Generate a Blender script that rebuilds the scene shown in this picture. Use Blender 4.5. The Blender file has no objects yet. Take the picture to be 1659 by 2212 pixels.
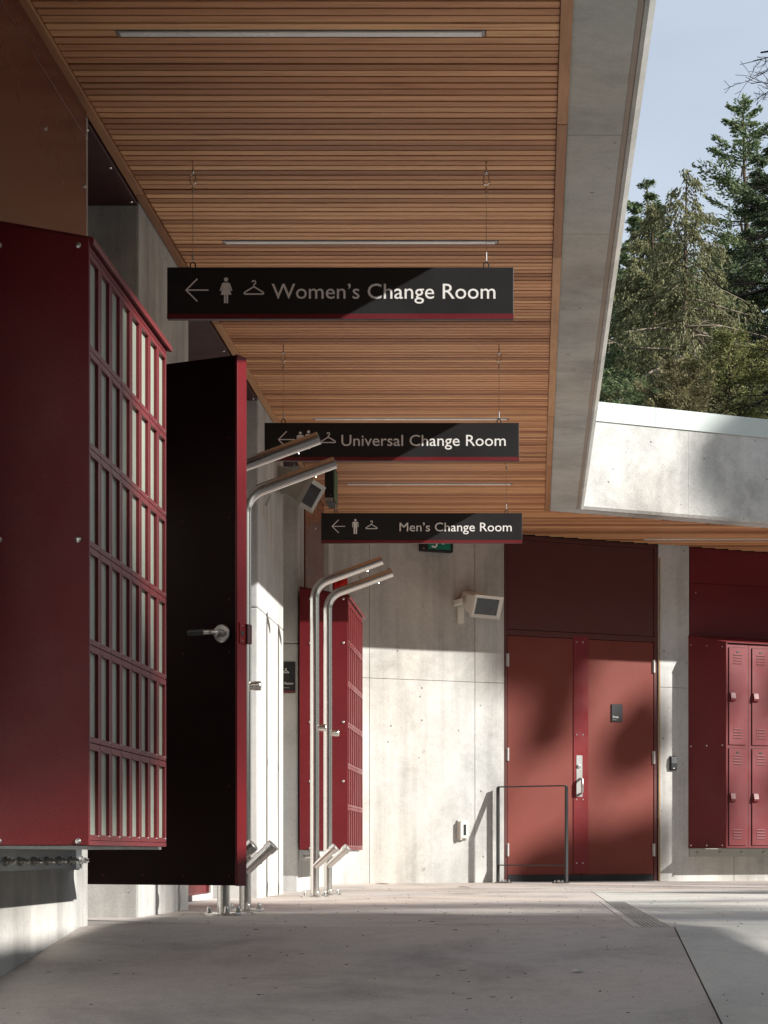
import bpy, bmesh, math, random
import numpy as np
from mathutils import Vector, Matrix

random.seed(7)
rng = np.random.default_rng(7)
SC = bpy.context.scene
COL = SC.collection
R = math.radians

# ------------------------------------------------------------------ camera
CAM_Z = 0.28
cam_d = bpy.data.cameras.new("camera")
cam = bpy.data.objects.new("camera", cam_d)
COL.objects.link(cam)
cam.location = (0.0, 0.0, CAM_Z)
cam.rotation_euler = (R(90), 0, 0)
cam_d.sensor_fit = 'VERTICAL'
cam_d.sensor_height = 36.0
cam_d.lens = 4200.0 / 2212.0 * 36.0
cam_d.shift_x = -(1154.0 - 829.5) / 2212.0
cam_d.shift_y = (1843.0 - 1106.0) / 2212.0
cam_d.clip_start = 0.05
cam_d.clip_end = 2000.0
SC.camera = cam

# ------------------------------------------------------------------ sky and sun
SUN_TO = Vector((1.0, -0.335, 0.55)).normalized()      # towards the sun
SUN_EL = math.asin(SUN_TO.z)
SUN_AZ = math.atan2(SUN_TO.x, SUN_TO.y)
world = bpy.data.worlds.new("World")
SC.world = world
world.use_nodes = True
wn = world.node_tree.nodes
wl = world.node_tree.links
wn.clear()
w_out = wn.new("ShaderNodeOutputWorld")
w_bg = wn.new("ShaderNodeBackground")
w_sky = wn.new("ShaderNodeTexSky")
w_sky.sky_type = 'NISHITA'
w_sky.sun_disc = False
w_sky.sun_elevation = SUN_EL
w_sky.sun_rotation = SUN_AZ
w_sky.air_density = 1.0
w_sky.dust_density = 0.9
w_sky.ozone_density = 1.0
w_bg.inputs['Strength'].default_value = 0.078
# thin even winter haze over the whole sky dome
w_mix = wn.new("ShaderNodeMix"); w_mix.data_type = 'RGBA'
w_mix.inputs[0].default_value = 0.42
w_mix.inputs[7].default_value = (6.0, 6.4, 6.9, 1)
w_tc = wn.new("ShaderNodeTexCoord"); w_map = wn.new("ShaderNodeMapping"); w_map.inputs['Scale'].default_value = (1.2, 1.2, 3.5)
w_no = wn.new("ShaderNodeTexNoise"); w_no.inputs['Scale'].default_value = 2.2; w_no.inputs['Detail'].default_value = 6; w_no.inputs['Distortion'].default_value = 0.6
w_mr = wn.new("ShaderNodeMapRange"); w_mr.inputs[1].default_value = 0.3; w_mr.inputs[2].default_value = 0.7; w_mr.inputs[3].default_value = 0.42; w_mr.inputs[4].default_value = 0.66
wl.new(w_tc.outputs['Generated'], w_map.inputs[0]); wl.new(w_map.outputs[0], w_no.inputs['Vector'])
wl.new(w_no.outputs[0], w_mr.inputs[0]); wl.new(w_mr.outputs[0], w_mix.inputs[0])
wl.new(w_sky.outputs[0], w_mix.inputs[6])
wl.new(w_mix.outputs[2], w_bg.inputs[0])
wl.new(w_bg.outputs[0], w_out.inputs[0])

sun_d = bpy.data.lights.new("sun", 'SUN')
sun_d.energy = 5.0
sun_d.angle = R(0.55)
sun_d.color = (1.0, 0.965, 0.91)
sun = bpy.data.objects.new("sun", sun_d)
COL.objects.link(sun)
sun.location = (20, -8, 20)
sun.rotation_euler = (-SUN_TO).to_track_quat('-Z', 'Y').to_euler()

SC.view_settings.view_transform = 'Standard'
SC.view_settings.look = 'None'
SC.view_settings.gamma = 1.0
SC.view_settings.exposure = 0.95
SC.cycles.max_bounces = 10
SC.cycles.diffuse_bounces = 4
SC.cycles.glossy_bounces = 4

# ------------------------------------------------------------------ helpers
class MB:
    """collects boxes, prisms, tubes; build() links them as one mesh object"""
    def __init__(s):
        s.v = []; s.f = []; s.sm = []
    def add(s, vs, fs, smooth=False):
        b = len(s.v)
        s.v.extend([tuple(p) for p in vs])
        for f in fs:
            s.f.append(tuple(i + b for i in f)); s.sm.append(smooth)
        return s
    def box(s, a, b):
        x0, y0, z0 = a; x1, y1, z1 = b
        vs = [(x0,y0,z0),(x1,y0,z0),(x1,y1,z0),(x0,y1,z0),(x0,y0,z1),(x1,y0,z1),(x1,y1,z1),(x0,y1,z1)]
        return s.add(vs, [(0,3,2,1),(4,5,6,7),(0,1,5,4),(1,2,6,5),(2,3,7,6),(3,0,4,7)])
    def prism(s, poly, axis, lo, hi):
        """poly: list of 2-tuples in the plane normal to axis, extruded lo..hi.
        axis x: (y,z); axis y: (x,z); axis z: (x,y)"""
        n = len(poly)
        def P(p, h):
            if axis == 'x': return (h, p[0], p[1])
            if axis == 'y': return (p[0], h, p[1])
            return (p[0], p[1], h)
        ar = sum(poly[i][0]*poly[(i+1)%n][1]-poly[(i+1)%n][0]*poly[i][1] for i in range(n))
        if axis == 'y': ar = -ar
        pl = list(poly) if ar > 0 else list(reversed(poly))
        vs = [P(p, lo) for p in pl] + [P(p, hi) for p in pl]
        fs = [tuple(reversed(range(n))), tuple(range(n, 2*n))]
        for i in range(n):
            j = (i+1) % n
            fs.append((i, j, j+n, i+n))
        return s.add(vs, fs)
    def cyl(s, p0, p1, r0, r1=None, n=16, caps=True):
        return s.tube([p0, p1], [r0, r0 if r1 is None else r1], n, caps)
    def tube(s, path, rad, n=12, caps=True):
        path = [Vector(p) for p in path]
        if not isinstance(rad, (list, tuple)): rad = [rad]*len(path)
        rings = []; prev = None
        for i, p in enumerate(path):
            if i == 0: t = path[1]-path[0]
            elif i == len(path)-1: t = path[-1]-path[-2]
            else: t = (path[i+1]-p).normalized() + (p-path[i-1]).normalized()
            t.normalize()
            if prev is None:
                ref = Vector((0,0,1)) if abs(t.z) < 0.9 else Vector((0,1,0))
                a = t.cross(ref).normalized()
            else:
                a = (prev - t*prev.dot(t)).normalized()
            prev = a
            b = t.cross(a)
            rings.append([p + (a*math.cos(2*math.pi*k/n)+b*math.sin(2*math.pi*k/n))*rad[i] for k in range(n)])
        vs = [q for r in rings for q in r]
        fs = []
        for i in range(len(path)-1):
            for k in range(n):
                k2 = (k+1) % n
                fs.append((i*n+k, i*n+k2, (i+1)*n+k2, (i+1)*n+k))
        s.add(vs, fs, True)
        if caps:
            m = (len(path)-1)*n
            s.add(rings[0], [tuple(reversed(range(n)))])
            s.add(rings[-1], [tuple(range(n))])
        return s
    def lathe(s, prof, n=20, origin=(0,0,0), axis='z'):
        """prof: list of (r, h) from bottom to top"""
        o = Vector(origin); vs = []
        for r, h in prof:
            for k in range(n):
                c, d = r*math.cos(2*math.pi*k/n), r*math.sin(2*math.pi*k/n)
                if axis == 'z': vs.append(o+Vector((c, d, h)))
                elif axis == 'x': vs.append(o+Vector((h, c, d)))
                else: vs.append(o+Vector((d, h, c)))
        fs = []
        for i in range(len(prof)-1):
            for k in range(n):
                k2 = (k+1) % n
                fs.append((i*n+k, i*n+k2, (i+1)*n+k2, (i+1)*n+k))
        s.add(vs, fs, True)
        m = (len(prof)-1)*n
        s.add(vs[:n], [tuple(reversed(range(n)))]); s.add(vs[m:m+n], [tuple(range(n))])
        return s
    def mesh(s, name, mat, bevel=0.0, seg=1, auto=35):
        me = bpy.data.meshes.new(name)
        me.from_pydata(s.v, [], s.f)
        me.polygons.foreach_set("use_smooth", s.sm)
        if bevel > 0:
            bm = bmesh.new(); bm.from_mesh(me)
            bmesh.ops.remove_doubles(bm, verts=bm.verts, dist=1e-6)
            es = [e for e in bm.edges if len(e.link_faces) == 2 and e.calc_face_angle(0) > R(30)]
            bmesh.ops.bevel(bm, geom=es, offset=bevel, segments=seg, affect='EDGES', profile=0.6)
            bm.to_mesh(me); bm.free()
        if any(s.sm) and bevel == 0:
            me.set_sharp_from_angle(angle=R(auto))
        if mat is not None: me.materials.append(mat)
        me.update()
        return me
    def build(s, name, mat, parent=None, bevel=0.0, seg=1, auto=35):
        return mobj(name, s.mesh(name, mat, bevel, seg, auto), parent)

def mobj(name, me, parent=None, loc=None):
    o = bpy.data.objects.new(name, me)
    COL.objects.link(o)
    if parent is not None: o.parent = parent
    if loc is not None: o.location = loc
    return o

def tag(o, label=None, cat=None, group=None, kind=None):
    if label: o["label"] = label
    if cat: o["category"] = cat
    if group: o["group"] = group
    if kind: o["kind"] = kind
    return o

def thing(name, label, cat, loc=(0,0,0), rz=0.0, group=None):
    o = bpy.data.objects.new(name, None)
    o.empty_display_size = 0.2
    COL.objects.link(o)
    o.location = loc; o.rotation_euler = (0, 0, rz)
    return tag(o, label, cat, group)

def copy_tree(o, parent=None):
    c = o.copy(); COL.objects.link(c)
    if parent is not None: c.parent = parent
    for ch in list(o.children): copy_tree(ch, c)
    return c

# ------------------------------------------------------------------ materials
def new_mat(name):
    m = bpy.data.materials.new(name); m.use_nodes = True
    nt = m.node_tree
    b = nt.nodes.get("Principled BSDF")
    return m, nt, b

def N(nt, typ, **kw):
    n = nt.nodes.new(typ)
    for k, v in kw.items():
        if k.startswith('i_'):
            n.inputs[k[2:].replace('_', ' ')].default_value = v
        else: setattr(n, k, v)
    return n

def pos_map(nt, scale=(1,1,1), obj=False, rot=(0,0,0)):
    if obj:
        src = N(nt, 'ShaderNodeTexCoord').outputs['Object']
    else:
        src = N(nt, 'ShaderNodeNewGeometry').outputs['Position']
    mp = N(nt, 'ShaderNodeMapping')
    mp.inputs['Scale'].default_value = scale
    mp.inputs['Rotation'].default_value = rot
    nt.links.new(src, mp.inputs['Vector'])
    return mp.outputs[0]

def noise(nt, vec, scale, detail=4, rough=0.55, dist=0.0):
    n = N(nt, 'ShaderNodeTexNoise')
    n.inputs['Scale'].default_value = scale
    n.inputs['Detail'].default_value = detail
    n.inputs['Roughness'].default_value = rough
    n.inputs['Distortion'].default_value = dist
    nt.links.new(vec, n.inputs['Vector'])
    return n.outputs['Fac']

def ramp(nt, fac, stops):
    r = N(nt, 'ShaderNodeValToRGB')
    els = r.color_ramp.elements
    while len(els) < len(stops): els.new(0.5)
    for e, (p, c) in zip(els, stops):
        e.position = p
        e.color = (c, c, c, 1) if not isinstance(c, (tuple, list)) else (*c, 1)
    nt.links.new(fac, r.inputs['Fac'])
    return r.outputs['Color']

def mul(nt, a, b, fac=1.0, mode='MULTIPLY'):
    m = N(nt, 'ShaderNodeMix', data_type='RGBA', blend_type=mode)
    m.inputs[0].default_value = fac if not hasattr(fac, 'links') else 1.0
    if hasattr(fac, 'links'): nt.links.new(fac, m.inputs[0])
    for sock, v in ((m.inputs[6], a), (m.inputs[7], b)):
        if hasattr(v, 'links'): nt.links.new(v, sock)
        else: sock.default_value = (*v, 1)
    return m.outputs[2]

def bump(nt, b, height, strength=0.2, dist=0.01):
    n = N(nt, 'ShaderNodeBump')
    n.inputs['Strength'].default_value = strength
    n.inputs['Distance'].default_value = dist
    nt.links.new(height, n.inputs['Height'])
    nt.links.new(n.outputs[0], b.inputs['Normal'])

def concrete(name, base, streak=1.0, pores=1.0, blotch=1.0, grain=1.0, bumpk=0.25):
    m, nt, b = new_mat(name)
    p = pos_map(nt)
    c1 = ramp(nt, noise(nt, p, 1.3, 6, 0.62, 0.4), [(0.28, 1-0.26*blotch), (0.5, 1.0), (0.75, 1+0.10*blotch)])
    ps = pos_map(nt, (7, 7, 0.45))
    c2 = ramp(nt, noise(nt, ps, 1.0, 5, 0.6), [(0.3, 1-0.20*streak), (0.55, 1.0), (0.8, 1+0.05*streak)])
    c3 = ramp(nt, noise(nt, p, 14.0, 6, 0.75, 0.6), [(0.3, 1-0.09*blotch), (0.55, 1.0), (0.72, 1.04)])
    fine = noise(nt, p, 160, 3, 0.6)
    c4 = ramp(nt, fine, [(0.25, 1-0.10*grain), (0.75, 1+0.06*grain)])
    vo = N(nt, 'ShaderNodeTexVoronoi'); vo.inputs['Scale'].default_value = 26
    vo.inputs['Randomness'].default_value = 1.0
    nt.links.new(p, vo.inputs['Vector'])
    pr = ramp(nt, vo.outputs['Distance'], [(0.05, 0.0), (0.12, 1.0)])
    # only some cells hold an air hole
    sep = N(nt, 'ShaderNodeSeparateColor'); nt.links.new(vo.outputs['Color'], sep.inputs[0])
    gate = ramp(nt, sep.outputs[0], [(0.14*pores, 0.0), (0.15*pores+0.005, 1.0)])
    hole = mul(nt, pr, gate, 1.0, 'LIGHTEN')
    vb = N(nt, 'ShaderNodeTexVoronoi'); vb.inputs['Scale'].default_value = 8.5
    nt.links.new(p, vb.inputs['Vector'])
    pb = ramp(nt, vb.outputs['Distance'], [(0.055, 0.0), (0.095, 1.0)])
    sb = N(nt, 'ShaderNodeSeparateColor'); nt.links.new(vb.outputs['Color'], sb.inputs[0])
    gb = ramp(nt, sb.outputs[1], [(0.16*pores, 0.0), (0.16*pores+0.01, 1.0)])
    hole = mul(nt, hole, mul(nt, pb, gb, 1.0, 'LIGHTEN'))
    c5 = ramp(nt, hole, [(0.0, 0.42), (1.0, 1.0)])
    col = mul(nt, base, c1); col = mul(nt, col, c2); col = mul(nt, col, c3)
    col = mul(nt, col, c4); col = mul(nt, col, c5)
    warm = ramp(nt, noise(nt, p, 0.7, 3, 0.5), [(0.35, (1.03, 0.995, 0.95)), (0.7, (0.97, 1.0, 1.03))])
    col = mul(nt, col, warm)
    nt.links.new(col, b.inputs['Base Color'])
    b.inputs['Roughness'].default_value = 0.82
    b.inputs['Specular IOR Level'].default_value = 0.3
    h = mul(nt, c4, hole); h = mul(nt, h, c3)
    bump(nt, b, h, bumpk, 0.006)
    return m

def paint(name, base, rough=0.45, var=0.08, speck=0.0, spec=0.5, bumpk=0.03, scale=220, coat=0.0, scuff=0.0, metal=0.0, rv=1.0):
    m, nt, b = new_mat(name)
    p = pos_map(nt)
    c1 = ramp(nt, noise(nt, p, 2.2, 5, 0.6), [(0.3, 1-var), (0.7, 1+var*0.6)])
    fine = noise(nt, p, scale, 2, 0.5)
    c2 = ramp(nt, fine, [(0.3, 1-0.5*speck), (0.72, 1+speck)])
    col = mul(nt, base, c1); col = mul(nt, col, c2)
    if scuff > 0:
        sc = ramp(nt, noise(nt, pos_map(nt, (3, 3, 1.2)), 6.0, 8, 0.75, 1.5), [(0.66, 0.0), (0.74, 1.0)])
        sf = N(nt, 'ShaderNodeMath', operation='MULTIPLY'); sf.inputs[1].default_value = scuff
        nt.links.new(sc, sf.inputs[0])
        col = mul(nt, col, tuple(min(1, c*1.5+0.05) for c in base), sf.outputs[0], 'MIX')
    nt.links.new(col, b.inputs['Base Color'])
    rr = ramp(nt, noise(nt, p, 5.0, 4, 0.6), [(0.3, max(0.02, rough-0.07*rv)), (0.7, min(1, rough+0.08*rv))])
    nt.links.new(rr, b.inputs['Roughness'])
    b.inputs['Specular IOR Level'].default_value = spec
    b.inputs['Metallic'].default_value = metal
    if coat: b.inputs['Coat Weight'].default_value = coat
    if bumpk: bump(nt, b, fine, bumpk, 0.002)
    return m

def wood(name, base, dark, along='x', rough=0.55):
    m, nt, b = new_mat(name)
    oi = N(nt, 'ShaderNodeObjectInfo')
    p = pos_map(nt, (0.9, 14, 14) if along == 'x' else (14, 0.9, 14))
    off = N(nt, 'ShaderNodeVectorMath', operation='ADD')
    sc = N(nt, 'ShaderNodeVectorMath', operation='SCALE')
    cmb = N(nt, 'ShaderNodeCombineXYZ')
    for i in range(3): nt.links.new(oi.outputs['Random'], cmb.inputs[i])
    sc.inputs['Scale'].default_value = 43.0
    nt.links.new(cmb.outputs[0], sc.inputs[0])
    nt.links.new(p, off.inputs[0]); nt.links.new(sc.outputs[0], off.inputs[1])
    g = noise(nt, off.outputs[0], 3.0, 7, 0.65, 0.8)
    col = ramp(nt, g, [(0.28, dark), (0.5, base), (0.78, tuple(min(1, c*1.18) for c in base))])
    tone = ramp(nt, oi.outputs['Random'], [(0.0, (0.56, 0.47, 0.40)), (0.3, (0.88, 0.80, 0.76)), (0.65, (1.06, 1.04, 1.0)), (1.0, (1.30, 1.40, 1.38))])
    col = mul(nt, col, tone)
    l = ramp(nt, noise(nt, pos_map(nt, (0.25, 1, 1)), 2.0, 3, 0.5), [(0.3, 0.88), (0.7, 1.08)])
    col = mul(nt, col, l)
    nt.links.new(col, b.inputs['Base Color'])
    b.inputs['Roughness'].default_value = rough
    b.inputs['Specular IOR Level'].default_value = 0.35
    bump(nt, b, g, 0.12, 0.002)
    return m

def metal(name, base, rough=0.25, aniso=True, along=(40, 40, 3), k=1.0):
    m, nt, b = new_mat(name)
    p = pos_map(nt, along)
    g = noise(nt, p, 8.0, 4, 0.6)
    col = mul(nt, base, ramp(nt, g, [(0.3, 1-0.15*k), (0.7, 1+0.05*k)]))
    nt.links.new(col, b.inputs['Base Color'])
    rr = ramp(nt, noise(nt, pos_map(nt), 7.0, 4, 0.6), [(0.3, max(0.03, rough-0.06*k)), (0.7, rough+0.1*k)])
    nt.links.new(rr, b.inputs['Roughness'])
    b.inputs['Metallic'].default_value = 1.0
    if k > 0.5: bump(nt, b, g, 0.04, 0.001)
    return m

def leafmat(name, cols, trans=0.15):
    m, nt, b = new_mat(name)
    g = N(nt, 'ShaderNodeNewGeometry')
    st = [(i/(len(cols)-1), c) for i, c in enumerate(cols)]
    col = ramp(nt, g.outputs['Random Per Island'], st)
    big = ramp(nt, noise(nt, pos_map(nt), 0.8, 3, 0.5), [(0.3, 0.7), (0.7, 1.25)])
    col = mul(nt, col, big)
    nt.links.new(col, b.inputs['Base Color'])
    b.inputs['Roughness'].default_value = 0.7
    b.inputs['Specular IOR Level'].default_value = 0.2
    tl = N(nt, 'ShaderNodeBsdfTranslucent'); nt.links.new(col, tl.inputs['Color'])
    mx = N(nt, 'ShaderNodeMixShader'); mx.inputs[0].default_value = 0.35
    out = nt.nodes.get('Material Output')
    nt.links.new(b.outputs[0], mx.inputs[1]); nt.links.new(tl.outputs[0], mx.inputs[2]); nt.links.new(mx.outputs[0], out.inputs['Surface'])
    return m

M = {}
M['conc'] = concrete('concrete_wall', (0.50, 0.492, 0.472), 1.3, 2.6, 1.3, 2.0, 0.4)
M['conc_pier'] = concrete('concrete_pier', (0.49, 0.485, 0.47), 1.4, 1.2, 1.2, 1.6)
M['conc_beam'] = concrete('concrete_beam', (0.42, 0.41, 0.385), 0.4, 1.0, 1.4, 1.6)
M['conc_fascia'] = concrete('concrete_fascia', (0.50, 0.495, 0.48), 0.6, 4.0, 1.8, 2.2, 0.6)
M['groove'] = concrete('drip_groove', (0.33, 0.27, 0.23), 0.2, 0.2, 0.6)
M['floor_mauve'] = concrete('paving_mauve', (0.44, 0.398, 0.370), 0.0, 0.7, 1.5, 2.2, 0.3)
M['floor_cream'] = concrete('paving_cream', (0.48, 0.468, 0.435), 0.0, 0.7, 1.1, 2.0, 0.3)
M['joint'] = paint('joint_filler', (0.035, 0.03, 0.027), 0.9, 0.2)
M['drainconc'] = concrete('drain_edge', (0.52, 0.49, 0.45), 0.0, 0.8, 0.8)
M['wood'] = wood('cedar_slat', (0.56, 0.288, 0.148), (0.40, 0.172, 0.080), 'x')
M['trim'] = wood('cedar_trim', (0.38, 0.195, 0.10), (0.30, 0.135, 0.06), 'y')
M['backing'] = paint('black_backing', (0.012, 0.010, 0.009), 0.9)
M['red'] = paint('red_panel', (0.115, 0.0065, 0.010), 0.45, 0.12, 0.30, 0.35, 0.10, 260, scuff=0.12)
M['red_gloss'] = paint('red_gloss_panel', (0.11, 0.024, 0.015), 0.27, 0.05, 0.0, 0.5, 0.0, rv=0.1)
M['red_frame'] = paint('red_locker_frame', (0.130, 0.015, 0.018), 0.38, 0.08, 0.10, 0.45, 0.03)
M['red_locker'] = paint('red_locker_steel', (0.140, 0.018, 0.021), 0.42, 0.08, 0.18, 0.45, 0.05)
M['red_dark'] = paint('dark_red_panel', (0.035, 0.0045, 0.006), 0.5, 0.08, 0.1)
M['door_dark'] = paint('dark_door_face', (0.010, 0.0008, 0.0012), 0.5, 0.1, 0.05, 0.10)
M['red_edge'] = paint('red_door_edge', (0.105, 0.0045, 0.007), 0.40, 0.12, 0.06, 0.25, 0.02, scuff=0.2)
M['door_brown'] = paint('brick_red_door', (0.145, 0.028, 0.019), 0.60, 0.08, 0.15, 0.28, 0.06, 260, scuff=0.06)
M['astragal'] = paint('signal_red_strip', (0.145, 0.004, 0.006), 0.40, 0.15, 0.08, 0.4, 0.03, scuff=0.3)
M['pane'] = paint('frosted_pane', (0.26, 0.295, 0.245), 0.35, 0.04)
M['steel'] = metal('stainless_steel', (0.66, 0.64, 0.61), 0.21, k=0.0)
M['steel_bright'] = metal('polished_steel', (0.58, 0.57, 0.55), 0.30, k=0.0)
M['galv'] = metal('galvanised_plate', (0.42, 0.44, 0.44), 0.5)
M['sign_black'] = paint('sign_black', (0.014, 0.014, 0.015), 0.55, 0.05, 0.1, 0.35, 0.02)
M['sign_white'] = paint('sign_white', (0.80, 0.79, 0.77), 0.6, 0.02)
M['sign_grey'] = paint('sign_grey', (0.55, 0.53, 0.50), 0.6, 0.02)
M['sign_red'] = paint('sign_red_stripe', (0.13, 0.007, 0.012), 0.5, 0.03)
M['black_steel'] = paint('black_steel', (0.022, 0.024, 0.026), 0.4, 0.15, 0.2, 0.5, 0.04)
M['rubber'] = paint('black_rubber', (0.012, 0.012, 0.012), 0.7)
M['white_plastic'] = paint('white_housing', (0.66, 0.63, 0.57), 0.45, 0.05)
M['grey_housing'] = paint('grey_housing', (0.34, 0.34, 0.31), 0.42, 0.06)
M['dark_glass'] = paint('dark_grille', (0.035, 0.040, 0.044), 0.22, 0.1)
M['green'] = paint('exit_green', (0.0, 0.17, 0.115), 0.4, 0.04)
M['alum'] = paint('aluminium_fixture', (0.30, 0.30, 0.30), 0.4, 0.05, metal=0.6)
M['diffuser'] = paint('light_diffuser', (0.82, 0.80, 0.77), 0.25, 0.04)
M['flashing'] = paint('metal_flashing', (0.45, 0.50, 0.485), 0.5, 0.04, 0.02, 0.4, 0.01)
M['fire_red'] = paint('fire_red', (0.55, 0.012, 0.010), 0.35, 0.05)
M['dry_leaf'] = paint('dry_leaf', (0.20, 0.09, 0.04), 0.8, 0.3)
M['debris'] = paint('needle_litter', (0.10, 0.078, 0.06), 0.9, 0.4)
M['paper'] = paint('paper_scrap', (0.75, 0.75, 0.75), 0.8)
M['drainbar'] = paint('drain_bar', (0.36, 0.36, 0.34), 0.6, 0.15, 0.2)
M['door_shaded'] = paint('shaded_door_paint', (0.075, 0.015, 0.012), 0.6, 0.05, 0.12, 0.4, 0.05, 260)  # door paint darkened to carry the shade on transom and frame
M['hinge'] = paint('hinge_steel', (0.50, 0.49, 0.47), 0.4, 0.08, metal=0.4)
M['plate_grey'] = paint('worn_plate', (0.30, 0.30, 0.29), 0.45, 0.25, 0.1, metal=0.3)
M['grass'] = paint('grass_ground', (0.06, 0.075, 0.03), 0.95, 0.4, 0.3)
M['bark'] = paint('bark', (0.10, 0.075, 0.055), 0.9, 0.3, 0.4, 0.05)
M['bark_pale'] = paint('bark_pale', (0.22, 0.185, 0.145), 0.9, 0.3, 0.4, 0.05)
M['bark_dark'] = paint('bark_dark', (0.012, 0.010, 0.010), 0.9, 0.3, 0.4, 0.05)
M['stain'] = paint('lime_run', (0.62, 0.56, 0.48), 0.8, 0.1)
M['rust'] = paint('rust_sealant', (0.28, 0.18, 0.09), 0.8, 0.4)

# ================================================================== layout constants
CEIL = 3.12                     # soffit level above the upper paving
WX = -1.72                      # face of the left-hand piers
TH = R(24.0)                    # the far wing turns 24 degrees
W0 = Vector((-0.263, 17.28, 0.0))
CU, SU = math.cos(TH), math.sin(TH)
U = Vector((CU, SU, 0)); NO = Vector((SU, -CU, 0))
def tw(x, d=0.0):
    """position along the far wall of a sight line x (photo units) met d metres in front of it"""
    k = (x - 1154.0) / 4200.0
    ax, ay = W0.x + d*NO.x, W0.y + d*NO.y
    return (k*ay - ax) / (U.x - k*U.y)
def fz(y):
    if y < 7.35: return max(-0.85, -0.11*(7.35 - y))
    if y > 14.4: return 0.02*min(1.0, (y-14.4)/2.8)
    return 0.0

# ================================================================== ground and paving
g = MB(); g.add([(-500,-500,-1.0),(500,-500,-1.0),(500,700,-1.0),(-500,700,-1.0)], [(0,1,2,3)])
tag(g.build('ground', M['grass']), kind='structure')

def slab(name, mat, x0, x1, ys, joint=False):
    mb = MB()
    top = [( -0.016 if joint else 0.0) + fz(y) for y in ys]
    n = len(ys)
    for xa in (x0, x1):
        for y, z in zip(ys, top): mb.v.append((xa, y, z))
    for xa in (x0, x1):
        for y in ys: mb.v.append((xa, y, -0.97))
    for i in range(n-1):
        mb.f += [(i, n+i, n+i+1, i+1), (2*n+i, 2*n+i+1, 3*n+i+1, 3*n+i), (i, i+1, 2*n+i+1, 2*n+i), (n+i, 3*n+i, 3*n+i+1, n+i+1)]
    mb.f += [(0, 2*n, 3*n, n), (n-1, 2*n-1, 4*n-1, 3*n-1)]
    mb.sm = [False]*len(mb.f)
    return mb.build(name, mat)
def crest(y0, y1):
    ys = [y0]
    for y in (-0.4, 7.25, 7.30, 7.35, 7.40): 
        if y0 < y < y1: ys.append(y)
    ys.append(y1); return ys
pv = thing('paving', None, None); pv["kind"] = "structure"
def sl(*a): o = slab(*a); o.parent = pv; return o
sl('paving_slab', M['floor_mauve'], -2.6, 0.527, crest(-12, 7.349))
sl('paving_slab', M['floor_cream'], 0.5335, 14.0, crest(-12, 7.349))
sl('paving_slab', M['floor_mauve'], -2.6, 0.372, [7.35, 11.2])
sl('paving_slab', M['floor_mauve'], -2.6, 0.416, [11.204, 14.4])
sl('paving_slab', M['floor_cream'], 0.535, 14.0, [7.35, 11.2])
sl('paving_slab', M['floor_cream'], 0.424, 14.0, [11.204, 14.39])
sl('paving_slab', M['floor_mauve'], -2.6, 14.0, [14.4, 15.8, 17.2, 20.0])
jf = slab('joint_filler', M['joint'], -2.55, 13.9, crest(-11.9, 14.5), True); jf.parent = pv
# slot drain with lengthwise bars
dr = thing('floor_drain', 'long slotted steel floor drain set in the paving near the crest', 'drain', (0.46, 9.3, 0))
MB().box((-0.086, -1.94, -0.03), (-0.055, 1.9, 0.002)).build('edge', M['drainconc'], dr, 0.002)
MB().box((0.055, -1.94, -0.03), (0.073, 1.9, 0.002)).build('edge', M['drainconc'], dr, 0.002)
bar = MB().box((-0.005, -1.93, -0.03), (0.005, 1.89, 0.0)).mesh('bar', M['drainbar'], 0.002)
for k in range(7):
    mobj('bar', bar, dr, (-0.048+0.016*k, 0, 0.0))
cross = MB().box((-0.053, -0.006, -0.028), (0.053, 0.006, -0.006)).mesh('cross_bar', M['galv'])
for k in range(20):
    mobj('cross_bar', cross, dr, (0, -1.85+0.192*k, 0))

# ================================================================== soffit of cedar slats
ceil = thing('ceiling', None, None); ceil["kind"] = "structure"
PITCH = 0.0575; SW = 0.0445
YS = [5.45 + PITCH*k for k in range(240)]
LIGHTS = [(6.72, -1.446, -0.17), (9.06, -1.446, -0.17), (12.70, -1.446, -0.17), (14.98, -1.446, -0.17), (17.62, 0.985, 2.255)]
LY = []
for ly, a, b in LIGHTS:
    k = min(range(240), key=lambda i: abs(YS[i]+SW/2-ly)); LY.append((k, a, b))
def slat(y, xa, xb):
    if xb - xa < 0.03: return
    j = random.uniform(-0.0012, 0.0012)
    mb = MB().box((xa, y, CEIL+j), (xb, y+SW, CEIL+0.025+j))
    mb.build('slat', M['wood'], ceil)
for k, y in enumerate(YS):
    ym = y + SW/2
    xl = WX + 0.045
    xr = 0.086
    if 15.9 < ym < 16.34: xl = -2.1
    if ym > 16.56: xl = max(xl, W0.x + (ym - W0.y)/math.tan(TH) + 0.06)
    if ym > 16.139: xr = min(4.2, 0.12 + (ym - 16.139)/math.tan(TH))
    cut = [(a, b) for kk, a, b in LY if kk == k]
    if cut and cut[0][0] > xl:
        slat(y, xl, cut[0][0]-0.004); slat(y, cut[0][1]+0.004, xr)
    else: slat(y, xl, xr)
mb = MB()
mb.prism([(-2.6, 2.0), (0.13, 2.0), (0.13, 16.12), (0.13+4.6*CU, 16.12+4.6*SU), (0.13+4.6*CU-1.9*SU, 16.12+4.6*SU+1.9*CU), (-2.6, 18.0)], 'z', CEIL+0.026, CEIL+0.045)
mb.build('backing', M['backing'], ceil)
def trimrow(xa, xb, cuts, zlo):
    for a, b in zip(cuts[:-1], cuts[1:]):
        j = random.uniform(-0.002, 0.002)
        MB().box((xa, a+0.0015, zlo+j), (xb+j, b-0.0015, CEIL+0.024)).build('trim', M['trim'], ceil, 0.002)
trimrow(0.088, 0.1285, [2.0, 3.4, 5.6, 7.55, 9.24, 12.6, 14.2, 15.35, 16.11], CEIL-0.012)
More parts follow.
